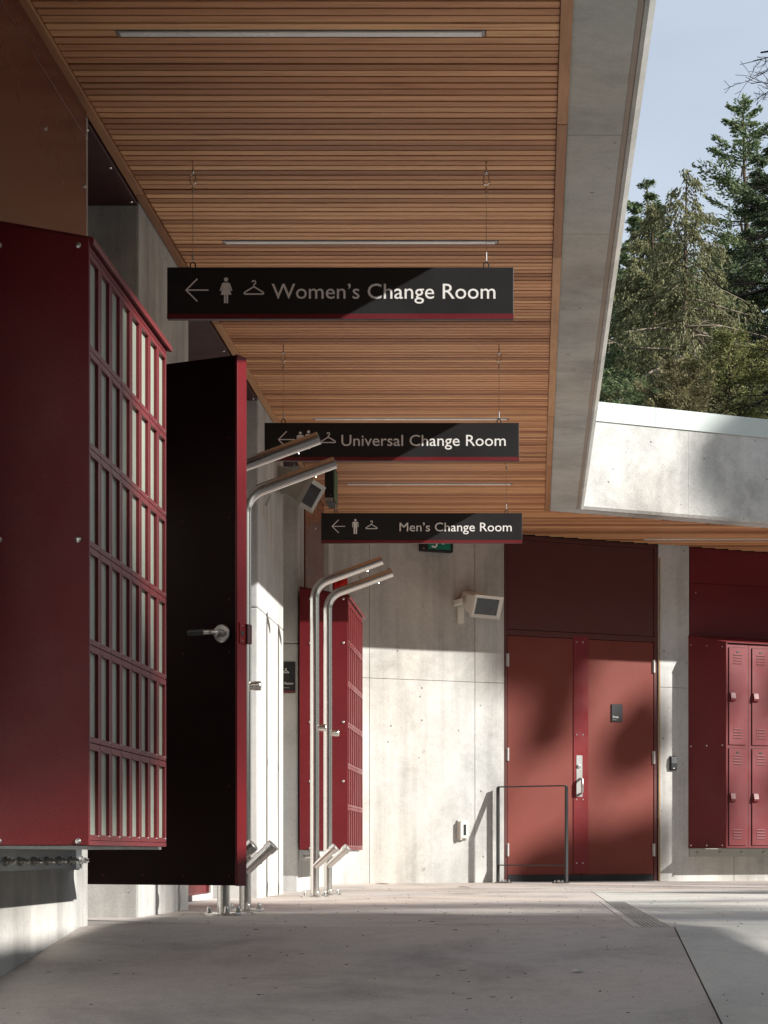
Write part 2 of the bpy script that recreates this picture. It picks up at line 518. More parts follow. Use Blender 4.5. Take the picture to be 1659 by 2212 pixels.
trimrow(WX+0.004, WX+0.043, [2.0, 4.3, 6.3, 8.35, 10.4, 12.9, 14.6, 15.88], CEIL-0.012)
trimrow(WX+0.004, WX+0.043, [16.34, 16.6], CEIL-0.012)
# plain cedar slats nearer than the frame reach over the walk behind the viewpoint
for k in range(20):
    slat(2.0+k*0.17, WX+0.045, 0.086)

# linear ceiling lights
LN = ['nearest the viewer', 'above the first hanging sign', 'above the second hanging sign', 'above the third hanging sign', 'over the lockers of the far wing']
for (k, a, b), nm in zip(LY, LN):
    y = YS[k]
    t = thing('ceiling_light', 'slim recessed linear ceiling light in the cedar slats, ' + nm, 'light', ((a+b)/2, y+SW/2, CEIL), 0, 'linear ceiling lights')
    h = (b-a)/2; w = SW/2
    f = MB(); f.box((-h, -w, 0.0), (h, -w+0.005, 0.024)).box((-h, w-0.005, 0.0), (h, w, 0.024)).box((-h, -w+0.005, 0.0), (-h+0.012, w-0.005, 0.024)).box((h-0.012, -w+0.005, 0.0), (h, w-0.005, 0.024))
    f.build('housing', M['alum'], t)
    MB().box((-h+0.012, -w+0.005, -0.004), (h-0.012, w-0.005, 0.02)).build('diffuser', M['diffuser'], t)

# ================================================================== roof and its edge beam
rf = thing('roof', 'flat roof slab over the covered walk with a deep concrete edge beam', 'roof')
mb = MB()
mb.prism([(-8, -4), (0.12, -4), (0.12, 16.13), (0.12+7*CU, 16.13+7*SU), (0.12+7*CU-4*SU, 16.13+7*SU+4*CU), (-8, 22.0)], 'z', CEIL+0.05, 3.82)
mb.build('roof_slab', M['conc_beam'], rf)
SEC = [(0.28, 0.0), (0.064, 0.0), (0.064, 0.010), (0.040, 0.010), (0.040, 0.0), (0.024, 0.0), (0.0, 0.024), (0.0, 0.74), (0.28, 0.74)]
CORN = Vector((0.41, 16.04))
KW = 0.72
def sec_at(o, where, s=0.0):
    """plan position of a section point o inboard of the outer line"""
    if where == 'a': return (CORN.x - o, s)
    base = CORN - Vector((NO.x, NO.y))*o*KW
    if where == 'r':
        p = base + Vector((CU, SU))*s; return (p.x, p.y)
    x = CORN.x - o; return (x, base.y + (x-base.x)/CU*SU)
def beam_piece(name, w0, w1, mat, sec=SEC, z0=CEIL, bev=0.0):
    mb = MB(); n = len(sec)
    vs = []
    for w, s in (w0, w1):
        for o, z in sec:
            x, y = sec_at(o, w, s); vs.append((x, y, z0+z))
    fs = [tuple(range(n)), tuple(range(2*n-1, n-1, -1))]
    for i in range(n):
        j = (i+1) % n; fs.append((i, i+n, j+n, j))
    mb.add(vs, fs)
    o = mb.build(name, mat, rf)
    bm = bmesh.new(); bm.from_mesh(o.data); bmesh.ops.recalc_face_normals(bm, faces=bm.faces)
    bm.to_mesh(o.data); bm.free()
    return o
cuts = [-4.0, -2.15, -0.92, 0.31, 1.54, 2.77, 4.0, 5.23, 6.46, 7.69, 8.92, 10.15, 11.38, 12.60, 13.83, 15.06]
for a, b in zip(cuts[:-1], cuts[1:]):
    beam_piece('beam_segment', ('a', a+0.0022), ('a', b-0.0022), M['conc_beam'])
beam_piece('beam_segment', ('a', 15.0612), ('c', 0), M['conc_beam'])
rs = [0, 0.98, 2.2, 3.42, 4.64, 5.9, 7.0]
for a, b in zip(rs[:-1], rs[1:]):
    beam_piece('beam_segment', ('c', 0) if a == 0 else ('r', a+0.0008), ('r', b-0.0008), M['conc_fascia'])
GS = [(0.063, 0.004), (0.041, 0.004), (0.041, 0.0095), (0.063, 0.0095)]
beam_piece('drip_groove', ('a', -4), ('c', 0), M['groove'], GS)
CAP = [(-0.016, 0.735), (-0.016, 0.895), (0.30, 0.885), (0.30, 0.745), (0.006, 0.742), (0.004, 0.735)]
beam_piece('cap_flashing', ('a', -4), ('c', 0), M['flashing'], CAP)
for a, b in ((0, 0.66), (0.664, 3.1), (3.104, 5.5)):
    beam_piece('cap_flashing', ('c', 0) if a == 0 else ('r', a), ('r', b), M['flashing'], CAP)

# ================================================================== left-hand piers and alcoves
PIERS = [(3.6, 7.50), (8.46, 9.68), (12.10, 13.33), (14.16, 15.90), (16.34, 16.70)]
PL = ['concrete pier behind the nearest red locker rack at the left', 'concrete pier between the dark open door and the far lockers, behind the near showers',
      'concrete pier with lime runs behind the far pair of shower posts', 'concrete pier behind the far red locker rack, with the room plaque',
      'narrow concrete pier in the corner against the far wall']
piers = []
for (a, b), l in zip(PIERS, PL):
    p = thing('concrete_pier', l, 'pier', (WX, (a+b)/2, 0), 0, 'concrete piers of the left wall')
    h = (b-a)/2
    zs = [-0.9, 1.81, CEIL+0.03]
    for z0, z1 in zip(zs[:-1], zs[1:]):
        MB().box((-1.0, -h, z0+0.001), (0, h, z1-0.001)).build('pour', M['conc_pier'], p, 0.012, 2)
    piers.append(p)
# lime runs on the third pier
for dy, z0, z1 in ((-0.36, 2.42, 2.62), (-0.18, 2.30, 2.52), (0.02, 2.20, 2.44)):
    mb = MB(); mb.prism([(dy-0.005, z0), (dy+0.004, z0-0.01), (dy+0.006, z1), (dy-0.003, z1+0.01)], 'x', 0.0, 0.004)
    mb.build('lime_run', M['stain'], piers[2])
mb = MB(); mb.tube([(0.004, -0.33, 2.60), (0.02, -0.31, 2.60), (0.03, -0.29, 2.56), (0.015, -0.29, 2.52), (0.006, -0.29, 2.50)], 0.006, 8)
mb.build('cable_stub', M['grey_housing'], piers[2])
# recess walls
al = thing('alcove_wall', 'shadowed concrete wall at the back of the door alcoves', 'wall', (-2.0, 11, 0))
for a, b in ((7.49, 8.47), (9.67, 12.11), (13.32, 14.17), (15.89, 16.35)):
    MB().box((-0.7, a-11, -0.9), (0, b-11, CEIL+0.02)).build('wall_panel', M['conc'], al)
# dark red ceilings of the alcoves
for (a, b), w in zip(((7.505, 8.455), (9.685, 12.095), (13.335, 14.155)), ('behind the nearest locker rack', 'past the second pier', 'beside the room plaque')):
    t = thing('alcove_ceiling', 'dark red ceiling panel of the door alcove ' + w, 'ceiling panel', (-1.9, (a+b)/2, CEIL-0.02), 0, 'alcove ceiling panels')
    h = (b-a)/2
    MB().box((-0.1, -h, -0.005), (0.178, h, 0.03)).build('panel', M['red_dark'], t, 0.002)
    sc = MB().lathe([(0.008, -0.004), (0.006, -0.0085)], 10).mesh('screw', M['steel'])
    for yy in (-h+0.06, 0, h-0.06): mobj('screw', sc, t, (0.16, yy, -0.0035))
# brown-red glossy panels above the lockers
def wall_panel(loc, h, label, z0, z1):
    t = thing('wall_panel', label, 'panel', loc, 0, 'glossy panels above the lockers')
    MB().box((-0.004, -h, z0), (0.012, h, z1-0.11)).build('lower_sheet', M['red_gloss'], t, 0.002)
    MB().box((-0.004, -h, z1-0.107), (0.012, h, z1)).build('upper_sheet', M['red_gloss'], t, 0.002)
    sc = MB().lathe([(0.009, 0.0), (0.007, 0.005)], 10, (0.012, 0, 0), 'x').mesh('screw', M['steel_bright'])
    for zz in (z1-0.30, z1-0.75):
        for yy in (h-0.03, h-0.62): mobj('screw', sc, t, (0, yy, zz))
wall_panel((WX, 5.76, 0), 1.66, 'glossy brown-red panel above the nearest locker rack at the left', 2.05, CEIL-0.005)
wall_panel((WX, 15.16, 0), 0.64, 'glossy brown-red panel above the far red locker rack', 2.05, CEIL-0.005)

# ================================================================== far wall
def far(name, label, cat, t, d=0.0, z=0.0, group=None):
    p = W0 + U*t + NO*d
    return thing(name, label, cat, (p.x, p.y, z), TH, group)
bw = far('far_wall', 'board marked concrete wall beside the brick red double door', 'wall', 0)
def panel(t0, t1, z0, z1, par, m='conc'):
    MB().box((t0+0.0015, 0.0, z0+0.0015), (t1-0.0015, 0.25, z1-0.0015)).build('wall_panel', M[m], par, 0.002)
for a, b in ((-1.70, -1.268), (-1.268, -0.286), (-0.286, -0.004)):
    for z0, z1 in ((-0.2, 1.79), (1.79, CEIL+0.02)): panel(a, b, z0, z1, bw)
MB().box((-1.7, 0.006, -0.2), (-0.005, 0.26, CEIL+0.015)).build('backing', M['joint'], bw)
DR = 1.541
bw2 = far('far_wall', 'concrete wall right of the double door carrying the card reader and lockers', 'wall', 0)
for a, b in ((DR, 2.338), (2.338, 3.5), (3.5, 4.6)):
    panel(a, b, -0.2, 1.81 if a < 2 else 0.62, bw2)
panel(DR, 1.862, 1.81, CEIL+0.02, bw2)
MB().box((1.87, 0.02, 0.6), (4.6, 0.27, CEIL+0.015)).build('backing', M['joint'], bw2)
MB().box((DR+0.001, 0.006, -0.2), (4.59, 0.26, 0.6)).build('backing', M['joint'], bw2)
for (xx, zz) in ((913, 1310), (915, 1623), (915, 1878), (1288, 1010)):
    tt = tw(xx); s = 4200/(W0.y+tt*SU)
    z = CAM_Z + (1843-zz)/s
    if zz == 1010: continue
    mb = MB().lathe([(0.016, 0.0), (0.0165, -0.002), (0.013, -0.0025), (0.012, -0.0008)], 16, (tt, 0, z), 'y')
    mb.build('tie_hole', M['conc_beam'], bw)
# red panel recessed above the right-hand lockers
rp = far('wall_panel', 'dark red panel above the right-hand lockers under the cedar soffit', 'panel', 1.87)
MB().box((0, 0.004, 1.6), (2.6, 0.019, 2.79)).build('lower_sheet', M['red'], rp, 0.002)
MB().box((0, 0.004, 2.793), (2.6, 0.019, CEIL+0.0)).build('upper_sheet', M['red'], rp, 0.002)
sc = MB().lathe([(0.008, 0.002), (0.006, -0.004)], 10, (0, 0, 0), 'y').mesh('screw', M['steel_bright'])
for tt, z in ((0.06, 2.7), (1.3, 2.7)): mobj('screw', sc, rp, (tt, 0.0, z))

# ================================================================== lettering and pictograms (flat print)
def text_mesh(name, s, width, cap, mat, align='L', off=0.003):
    cu = bpy.data.curves.new(name, 'FONT'); cu.body = s; cu.size = 1.0; cu.offset = off
    cu.resolution_u = 3; cu.extrude = 0.0
    o = bpy.data.objects.new(name, cu); COL.objects.link(o)
    bpy.context.view_layer.update()
    dg = bpy.context.evaluated_depsgraph_get()
    me = bpy.data.meshes.new_from_object(o.evaluated_get(dg))
    bpy.data.objects.remove(o); bpy.data.curves.remove(cu)
    n = len(me.vertices); co = np.empty(n*3); me.vertices.foreach_get('co', co); co = co.reshape(-1, 3)
    x0, x1 = co[:, 0].min(), co[:, 0].max()
    sx = width/(x1-x0) if width else cap/0.72
    sz = cap/0.72
    out = np.zeros_like(co)
    out[:, 0] = (co[:, 0]-x0)*sx - (0 if align == 'L' else (x1-x0)*sx)
    out[:, 2] = co[:, 1]*sz
    me.vertices.foreach_set('co', out.ravel()); me.update()
    me.materials.clear(); me.materials.append(mat)
    return me

def strip(mb, pts, w, y=0.0, closed=False):
    pts = [Vector((p[0], p[1])) for p in pts]; n = len(pts)
    L, Rr = [], []
    for i in range(n):
        if closed: a, b = pts[i-1], pts[(i+1) % n]; d0 = (pts[i]-a).normalized(); d1 = (b-pts[i]).normalized()
        else:
            d0 = (pts[i]-pts[i-1]).normalized() if i > 0 else (pts[1]-pts[0]).normalized()
            d1 = (pts[i+1]-pts[i]).normalized() if i < n-1 else d0
        t = (d0+d1).normalized(); nn = Vector((-t.y, t.x)); k = 1/max(0.35, nn.dot(Vector((-d0.y, d0.x))))
        L.append(pts[i]+nn*w/2*k); Rr.append(pts[i]-nn*w/2*k)
    vs = [(p.x, y, p.y) for p in L]+[(p.x, y, p.y) for p in Rr]
    m = n if closed else n-1
    mb.add(vs, [(i, (i+1) % n, n+(i+1) % n, n+i) for i in range(m)])
def disc(mb, cx, cz, r, y=0.0, n=18):
    mb.add([(cx+r*math.cos(2*math.pi*k/n), y, cz+r*math.sin(2*math.pi*k/n)) for k in range(n)], [tuple(range(n))])
def poly(mb, pts, y=0.0): mb.add([(p[0], y, p[1]) for p in pts], [tuple(range(len(pts)))])
def icon_arrow(s, w):
    mb = MB(); strip(mb, [(s*0.5, s*0.5), (0, 0), (s*0.5, -s*0.5)], w)
    strip(mb, [(w*0.9, 0), (s, 0)], w, -0.0001); return mb
def icon_woman(h):
    mb = MB(); k = h/100.0
    disc(mb, 0, 92*k, 8*k)
    poly(mb, [(x*k, z*k) for x, z in ((-10, 80), (10, 80), (15, 77), (24, 50), (19, 48), (11, 68), (20, 34), (8, 34), (8, 2), (1, 2), (1, 34), (-1, 34), (-1, 2), (-8, 2), (-8, 34), (-20, 34), (-11, 68), (-19, 48), (-24, 50), (-15, 77))])
    return mb
def icon_man(h):
    mb = MB(); k = h/100.0
    disc(mb, 0, 92*k, 8*k)
    poly(mb, [(x*k, z*k) for x, z in ((-15, 81), (15, 81), (20, 76), (20, 46), (15, 46), (15, 72), (12, 72), (11, 2), (2, 2), (1.5, 44), (-1.5, 44), (-2, 2), (-11, 2), (-12, 72), (-15, 72), (-15, 46), (-20, 46), (-20, 76))])
    return mb
def icon_hanger(w):
    mb = MB(); k = w/100.0; t = 7*k
    strip(mb, [(0, 22*k), (-46*k, -6*k), (-48*k, -12*k), (-44*k, -15*k), (44*k, -15*k), (48*k, -12*k), (46*k, -6*k)], t, 0, True)
    arc = [(0, 22*k+t*0.5), (0, 32*k)]
    for a in range(-60, 200, 26):
        arc.append((0 + 9*k*math.cos(R(a)), 43*k + 9*k*math.sin(R(a))))
    strip(mb, arc, t*0.85, -0.0001); return mb

# ================================================================== hanging signs
SIGNS = [(7.97, "Women's Change Room", 0.917, 'w', "Women's"), (10.85, "Universal Change Room", 0.917, 'u', 'Universal'), (13.73, "Men's Change Room", 0.792, 'm', "Men's")]
SWD, SHT = 1.42, 0.212
for (y, txt, wd, ic, nm) in SIGNS:
    t = thing('hanging_sign', "long black hanging sign reading " + txt + " on two thin cables", 'sign', (-1.505, y, CAM_Z+2.19), 0, 'hanging change room signs')
    MB().box((0, 0, 0.0), (SWD, 0.028, SHT)).build('board', M['sign_black'], t, 0.0015)
    MB().box((0.0, -0.0015, 0.0), (SWD, -0.0004, 0.021)).build('stripe', M['sign_red'], t)
    o = mobj('lettering', text_mesh('lettering', txt.replace("'", "\u2019"), wd, 0.064, M['sign_white'], 'R'), t, (1.346, -0.001, 0.083))
    o["label"] = "white lettering " + txt
    zc = 0.118
    o = icon_arrow(0.092, 0.0055).build('arrow', M['sign_white'], t); o.location = (0.078, -0.001, zc)
    if ic == 'w': ics = [(0.242, icon_woman(0.108))]
    elif ic == 'm': ics = [(0.242, icon_man(0.108))]
    else: ics = [(0.200, icon_man(0.100)), (0.246, icon_woman(0.108))]
    for xx, mb in ics:
        o = mb.build('pictogram', M['sign_white'], t); o.location = (xx, -0.001, zc-0.056)
    o = icon_hanger(0.082).build('pictogram', M['sign_white'], t); o.location = (0.356, -0.001, zc-0.004)
    top = CEIL - (CAM_Z+2.19)
    for cx in (0.103, 1.308):
        c = MB(); c.cyl((cx, 0.014, SHT+0.03), (cx, 0.014, top-0.10), 0.0013, n=6)
        cab = c.build('cable', M['steel'], t)
        for za, zb_ in ((SHT+0.03, SHT+0.065), (top-0.135, top-0.105)):
            MB().cyl((cx, 0.014, za), (cx, 0.014, zb_), 0.004, n=8).build('ferrule', M['steel_bright'], cab)
        e = MB(); ring = [(cx+0.011*math.cos(a), 0.014, SHT+0.010+0.014*math.sin(a)) for a in [k*math.pi/6 for k in range(-1, 8)]]
        e.tube(ring, 0.003, 6); e.build('eyelet', M['black_steel'], cab)
        l = MB(); pts = []
        for k in range(13):
            a = 2*math.pi*k/12; pts.append((cx+0.012*math.cos(a), 0.014, top-0.075+(0.027 if math.sin(a) >= 0 else -0.002)*abs(math.sin(a))**0.7*1 - (0.018 if math.sin(a) < 0 else 0)*abs(math.sin(a))))
        l.tube(pts, 0.0035, 6); l.build('quick_link', M['steel'], cab)
        h = MB(); h.cyl((cx, 0.014, top-0.05), (cx, 0.014, top+0.012), 0.004, n=8).lathe([(0.004, top-0.05), (0.0075, top-0.045), (0.0075, top-0.038), (0.004, top-0.034)], 10, (cx, 0.014, 0))
        h.build('ceiling_hook', M['steel'], cab)

# ================================================================== left locker racks (slotted doors)
def locker_rack(loc, label):
    t = thing('locker_rack', label, 'lockers', loc, 0, 'slotted locker racks on the left wall')
    NC, NR, PY, PZ = 8, 6, 0.155, 0.2985
    L = NC*PY; DP = 0.345; ZB, ZT = 0.304, 2.134; SL = 0.185
    ep = MB(); ep.prism([(-DP, ZB), (0.004, ZB), (0.004, ZT+0.004), (-DP, ZT+DP*SL)], 'y', -0.016, 0.0)
    e = ep.build('end_panel', M['red'], t, 0.0015)
    sc = MB().lathe([(0.0095, 0.0), (0.009, -0.004), (0.004, -0.007)], 12, (0, -0.016, 0), 'y').mesh('screw', M['steel_bright'])
    for x in (-0.028, -0.268):
        for z in (ZT-0.016, 1.80, 1.228, 0.80, ZB+0.012): 
            if z in (1.80, 0.80) and loc[1] < 10: continue
            mobj('screw', sc, e, (x, 0, z))
    ep2 = MB(); ep2.prism([(-DP, ZB), (-0.012, ZB), (-0.012, ZT), (-DP, ZT+DP*SL)], 'y', L, L+0.012); ep2.build('end_panel', M['red'], t, 0.0015)
    MB().box((-DP+0.004, 0.001, ZB+0.004), (-0.016, L-0.001, ZT-0.006)).build('carcass', M['red_dark'], t)
    cap = MB(); cap.prism([(-DP, ZT+DP*SL-0.004), (0.016, ZT-0.008), (0.016, ZT+0.012), (0.010, ZT+0.014), (-DP, ZT+DP*SL+0.012)], 'y', -0.004, L+0.035)
    cap.build('sloped_top', M['red_frame'], t, 0.0015)
    # one door with its slot
    d = MB(); a0, a1 = 0.0015, PY-0.0015; b0, b1 = 0.0015, PZ-0.0015; s0, s1, r0, r1 = 0.019, 0.128, 0.018, PZ-0.022
    d.box((-0.013, a0, b0), (0, s0, b1)).box((-0.013, s1, b0), (0, a1, b1)).box((-0.013, s0, b0), (0, s1, r0)).box((-0.013, s0, r1), (0, s1, b1))
    dm = MB(); dm.v, dm.f, dm.sm = d.v, d.f, d.sm
    # raised lip along slot and a centre crease on the stile
    dm.box((0.0, s0-0.003, r1), (0.002, s1+0.003, r1+0.004))
    dmesh = dm.mesh('locker_door', M['red_frame'])
    pmesh = MB().box((-0.012, s0, r0), (-0.0105, s1, r1)).mesh('pane', M['pane'])
    rmesh = MB().lathe([(0.004, 0.0), (0.003, 0.003)], 8, (0, s1+0.010, r0-0.004), 'x').mesh('rivet', M['steel_bright'])
    for c in range(NC):
        for r in range(NR):
            o = mobj('locker_door', dmesh, t, (0, c*PY, ZB+0.014+r*PZ))
            mobj('pane', pmesh, o); mobj('rivet', rmesh, o)
    MB().box((-0.013, 0, ZB), (0, L, ZB+0.014)).build('face_rail', M['red_frame'], t)
    MB().box((-0.013, 0, ZB+0.016+NR*PZ), (0, L, ZT-0.009)).build('face_rail', M['red_frame'], t)
    MB().box((-0.3605, 0.12, 0.293), (-0.03, 1.30, 0.303)).build('shelf_angle', M['galv'], t)
    br = MB(); br.box((-0.369, 0.12, 0.222), (-0.361, 1.46, 0.303))
    b = br.build('bracket', M['galv'], t)
    bolt = MB().cyl((-0.361, 0, 0), (-0.352, 0, 0), 0.016, n=14).cyl((-0.352, 0, 0), (-0.338, 0, 0), 0.0125, n=6).cyl((-0.338, 0, 0), (-0.326, 0, 0), 0.007, n=10).mesh('bolt', M['steel'])
    for k in range(7): mobj('bolt', bolt, b, (0, 0.393+0.173*k, 0.253))
    return t
locker_rack((-1.35, 5.894, 0), 'large red locker rack with six rows of slotted doors nearest at the left')
locker_rack((-1.35, 14.06, 0), 'smaller looking far red locker rack behind the second pair of showers')

# ================================================================== open door of the first alcove
hx, hy, ex, ey = -1.90, 8.13, -1.19, 7.80
DW = math.hypot(ex-hx, ey-hy); da = math.atan2(ey-hy, ex-hx)
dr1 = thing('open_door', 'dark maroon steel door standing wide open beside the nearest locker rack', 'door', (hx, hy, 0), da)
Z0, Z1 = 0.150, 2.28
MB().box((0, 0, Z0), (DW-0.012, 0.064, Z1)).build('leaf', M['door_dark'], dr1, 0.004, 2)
MB().box((DW-0.0118, -0.002, Z0-0.002), (DW, 0.066, Z1+0.002)).build('edge_channel', M['red_edge'], dr1, 0.003, 2)
sm = MB().lathe([(0.004, 0.0), (0.003, -0.002)], 8, (0, 0, 0), 'y').mesh('screw', M['red_edge'])
for z in (0.19, 1.09, 1.63):
    for x in (0.12, 0.32, 0.52, DW-0.04): mobj('screw', sm, dr1, (x, -0.0002, z))
for z in (0.55, 1.30, 1.95): mobj('screw', sm, dr1, (DW-0.04, -0.0002, z))
hz = 1.165; hxl = DW-0.072
lv = MB(); lv.lathe([(0.037, 0.0), (0.037, -0.008), (0.033, -0.012), (0.018, -0.013), (0.015, -0.05)], 28, (hxl, 0, hz), 'y')
ro = lv.build('rose', M['steel_bright'], dr1, auto=30)
lh = MB(); lh.tube([(hxl, -0.045, hz), (hxl-0.012, -0.062, hz), (hxl-0.03, -0.066, hz), (hxl-0.042, -0.066, hz)], [0.011, 0.011, 0.0105, 0.0105], 12)
lh.build('lever_neck', M['steel_bright'], ro)
MB().tube([(hxl-0.0425, -0.066, hz), (hxl-0.118, -0.066, hz)], 0.013, 14).build('lever', M['black_steel'], ro)
lg = MB(); lg.box((DW, 0.010, hz-0.042), (DW+0.004, 0.052, hz+0.042)); gp = lg.build('latch_plate', M['red_edge'], dr1, 0.001)
MB().lathe([(0.012, 0.0), (0.011, 0.0015)], 14, (DW+0.004, 0.03, hz), 'x').build('latch_hole', M['rubber'], gp)
MB().box((DW-0.004, 0.052, hz-0.04), (DW+0.014, 0.085, hz+0.04)).build('latch_guard', M['red_dark'], dr1, 0.004, 2)
for z in (hz-0.03, hz+0.03): MB().lathe([(0.004, 0.0), (0.003, 0.0025)], 8, (DW+0.004, 0.03, z), 'x').build('screw', M['steel_bright'], gp)
for z in (0.4, 1.2, 2.05): MB().cyl((-0.008, 0.03, z-0.05), (-0.008, 0.03, z+0.05), 0.009, n=10).build('hinge', M['galv'], dr1)

# closed red door in the second alcove
dr2 = thing('alcove_door', 'red door low in the second alcove, seen under the open dark door', 'door', (-1.94, 9.72, 0))
MB().box((-0.05, 0, 0.045), (0.045, 1.62, 2.25)).build('leaf', M['red_frame'], dr2, 0.004)
MB().box((0.045, 0.06, 0.06), (0.049, 1.50, 0.16)).build('kick_plate', M['red'], dr2, 0.001)
MB().box((0.045, 1.52, 0.05), (0.065, 1.56, 0.11)).build('floor_bolt', M['steel'], dr2, 0.003)

# ================================================================== outdoor showers
def shower(loc, label, grp):
    t = thing('shower_post', label, 'shower', loc, 0, grp)
    r = 0.0285; zb = 1.905; rb = 0.125; a1 = R(70)
    path = [(0, 0, 0.012), (0, 0, 0.6), (0, 0, 1.2), (0, 0, zb)]
    for k in range(1, 11):
        a = a1*k/10; path.append((rb*(1-math.cos(a)), 0, zb+rb*math.sin(a)))
    dx, dz = math.cos(R(90)-a1), math.sin(R(90)-a1)
    p = path[-1]; Ls = (0.43-p[0])/dx
    end = (p[0]+dx*Ls, 0, p[2]+dz*Ls); path.append(end)
    MB().tube(path, r, 24, True).build('tube', M['steel'], t, auto=40)
    e2 = (end[0]+dx*0.0006, 0, end[2]+dz*0.0006)
    MB().cyl(e2, (e2[0]+dx*0.0004, 0, e2[2]+dz*0.0004), r-0.004, n=20).build('spout_opening', M['rubber'], t)
    q = (p[0]+dx*Ls*0.70, 0, p[2]+dz*Ls*0.70)
    MB().cyl((q[0]+dz*r*0.95, 0, q[2]-dx*r*0.95), (q[0]+dz*(r+0.007), 0, q[2]-dx*(r+0.007)), 0.0028, n=10).build('spray_nozzle', M['steel'], t)
    mb = MB().lathe([(0.092, 0.0), (0.092, 0.010), (0.089, 0.013), (0.034, 0.013)], 36)
    bp = mb.build('base_plate', M['steel'], t, auto=30)
    nut = MB().lathe([(0.0145, 0.013), (0.0145, 0.017), (0.010, 0.0175), (0.010, 0.030), (0.008, 0.038), (0.004, 0.042)], 12).mesh('acorn_nut', M['steel_bright'])
    for k in range(4):
        a = R(20+90*k); mobj('acorn_nut', nut, bp, (0.066*math.cos(a), 0.066*math.sin(a), 0))
    f0, f1 = Vector((0.0, -0.006, 0.195)), Vector((0.135, -0.018, 0.318))
    dd = (f1-f0).normalized()
    ft = MB().tube([f0, f1], 0.026, 20).build('foot_spout', M['steel'], t)
    MB().tube([f1-dd*0.035, f1-dd*0.034, f1+dd*0.002, f1+dd*0.004], [0.027, 0.0305, 0.0305, 0.028], 20).build('collar', M['steel_bright'], ft)
    MB().cyl(f0+dd*0.10+Vector((0, 0, -0.026)), f0+dd*0.10+Vector((0.006, 0, -0.034)), 0.005, n=8).build('spray_nozzle', M['steel_bright'], ft)
    kb = MB().tube([(0.024, 0, 1.08), (0.040, 0, 1.08), (0.0405, 0, 1.08), (0.072, 0, 1.08), (0.074, 0, 1.08)], [0.0195, 0.0195, 0.0225, 0.0225, 0.021], 20)
    kb.build('push_button', M['steel'], t)
    return t
shower((-1.398, 8.75, 0), 'stainless shower post half hidden behind the dark open door', 'shower posts')
shower((-1.382, 9.30, 0), 'stainless shower post just right of the dark open door edge', 'shower posts')
shower((-1.400, 12.40, 0), 'left stainless shower post of the far pair before the red locker rack', 'shower posts')
shower((-1.375, 12.95, 0), 'right stainless shower post of the far pair before the red locker rack', 'shower posts')

# ================================================================== storage double door
sd = far('double_door', 'brick red storage double door with bright red cover strip and transom', 'door', 0)
DRW = 1.537; RC = 0.018
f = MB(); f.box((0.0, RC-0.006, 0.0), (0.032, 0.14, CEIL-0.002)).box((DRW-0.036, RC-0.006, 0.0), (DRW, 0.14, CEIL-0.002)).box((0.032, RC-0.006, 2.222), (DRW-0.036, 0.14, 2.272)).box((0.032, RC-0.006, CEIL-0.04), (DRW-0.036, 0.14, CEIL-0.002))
f.build('frame', M['door_shaded'], sd, 0.002)
MB().box((0.035, RC, 2.275), (DRW-0.039, 0.08, CEIL-0.043)).build('transom_panel', M['door_shaded'], sd, 0.002)
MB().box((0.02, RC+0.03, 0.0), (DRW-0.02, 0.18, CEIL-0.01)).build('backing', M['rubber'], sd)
tm = (tw(1256)+0)
s0, s1 = tw(1240), tw(1272)
ll = MB().box((0.036, RC, 0.085), (tm-0.0015, RC+0.045, 2.218)).build('leaf', M['door_brown'], sd, 0.002)
rl = MB().box((tm+0.0015, RC, 0.085), (DRW-0.040, RC+0.045, 2.218)).build('leaf', M['door_brown'], sd, 0.002)
MB().box((0.036, RC-0.005, 0.028), (tm-0.0015, RC+0.02, 0.084)).build('door_sweep', M['rubber'], ll)
MB().box((tm+0.0015, RC-0.005, 0.028), (DRW-0.040, RC+0.02, 0.084)).build('door_sweep', M['rubber'], rl)
ast = MB().box((s0, RC-0.0075, 0.095), (s1, RC-0.0005, 2.245)).build('cover_strip', M['astragal'], sd, 0.0015)
sc = MB().lathe([(0.007, 0.0), (0.0065, -0.003), (0.003, -0.005)], 10, (0, RC-0.0075, 0), 'y').mesh('screw', M['steel_bright'])
for z in (0.19, 0.765, 1.35, 2.19):
    for x in (s0+0.030, s1-0.055): mobj('screw', sc, ast, (x, 0, z))
pp = MB().box((tw(1246), RC-0.0105, 0.79), (tw(1259), RC-0.0076, 1.165)).build('pull_plate', M['plate_grey'], ast, 0.001)
pc = (tw(1246)+tw(1259))/2
MB().lathe([(0.020, 0.0), (0.018, -0.008), (0.010, -0.012)], 16, (pc-0.008, RC-0.0105, 1.065), 'y').build('lock_cylinder', M['steel_bright'], pp)
ph = MB().tube([(pc+0.006, RC-0.010, 0.815), (pc+0.006, RC-0.050, 0.825), (pc+0.006, RC-0.058, 0.84), (pc+0.006, RC-0.058, 0.935), (pc+0.006, RC-0.050, 0.95), (pc+0.006, RC-0.010, 0.955)], 0.012, 10)
ph.build('pull_handle', M['steel_bright'], pp)
hg = MB().cyl((0, RC-0.012, -0.058), (0, RC-0.012, 0.058), 0.008, n=10).box((-0.014, RC-0.008, -0.058), (0.014, RC-0.003, 0.058)).mesh('hinge', M['hinge'])
for z in (0.31, 1.16, 2.00):
    mobj('hinge', hg, sd, (0.034, 0, z)); mobj('hinge', hg, sd, (DRW-0.038, 0, z))
MB().box((0.0, -0.01, -0.05), (DRW, 0.10, 0.026)).build('threshold', M['galv'], sd, 0.002)
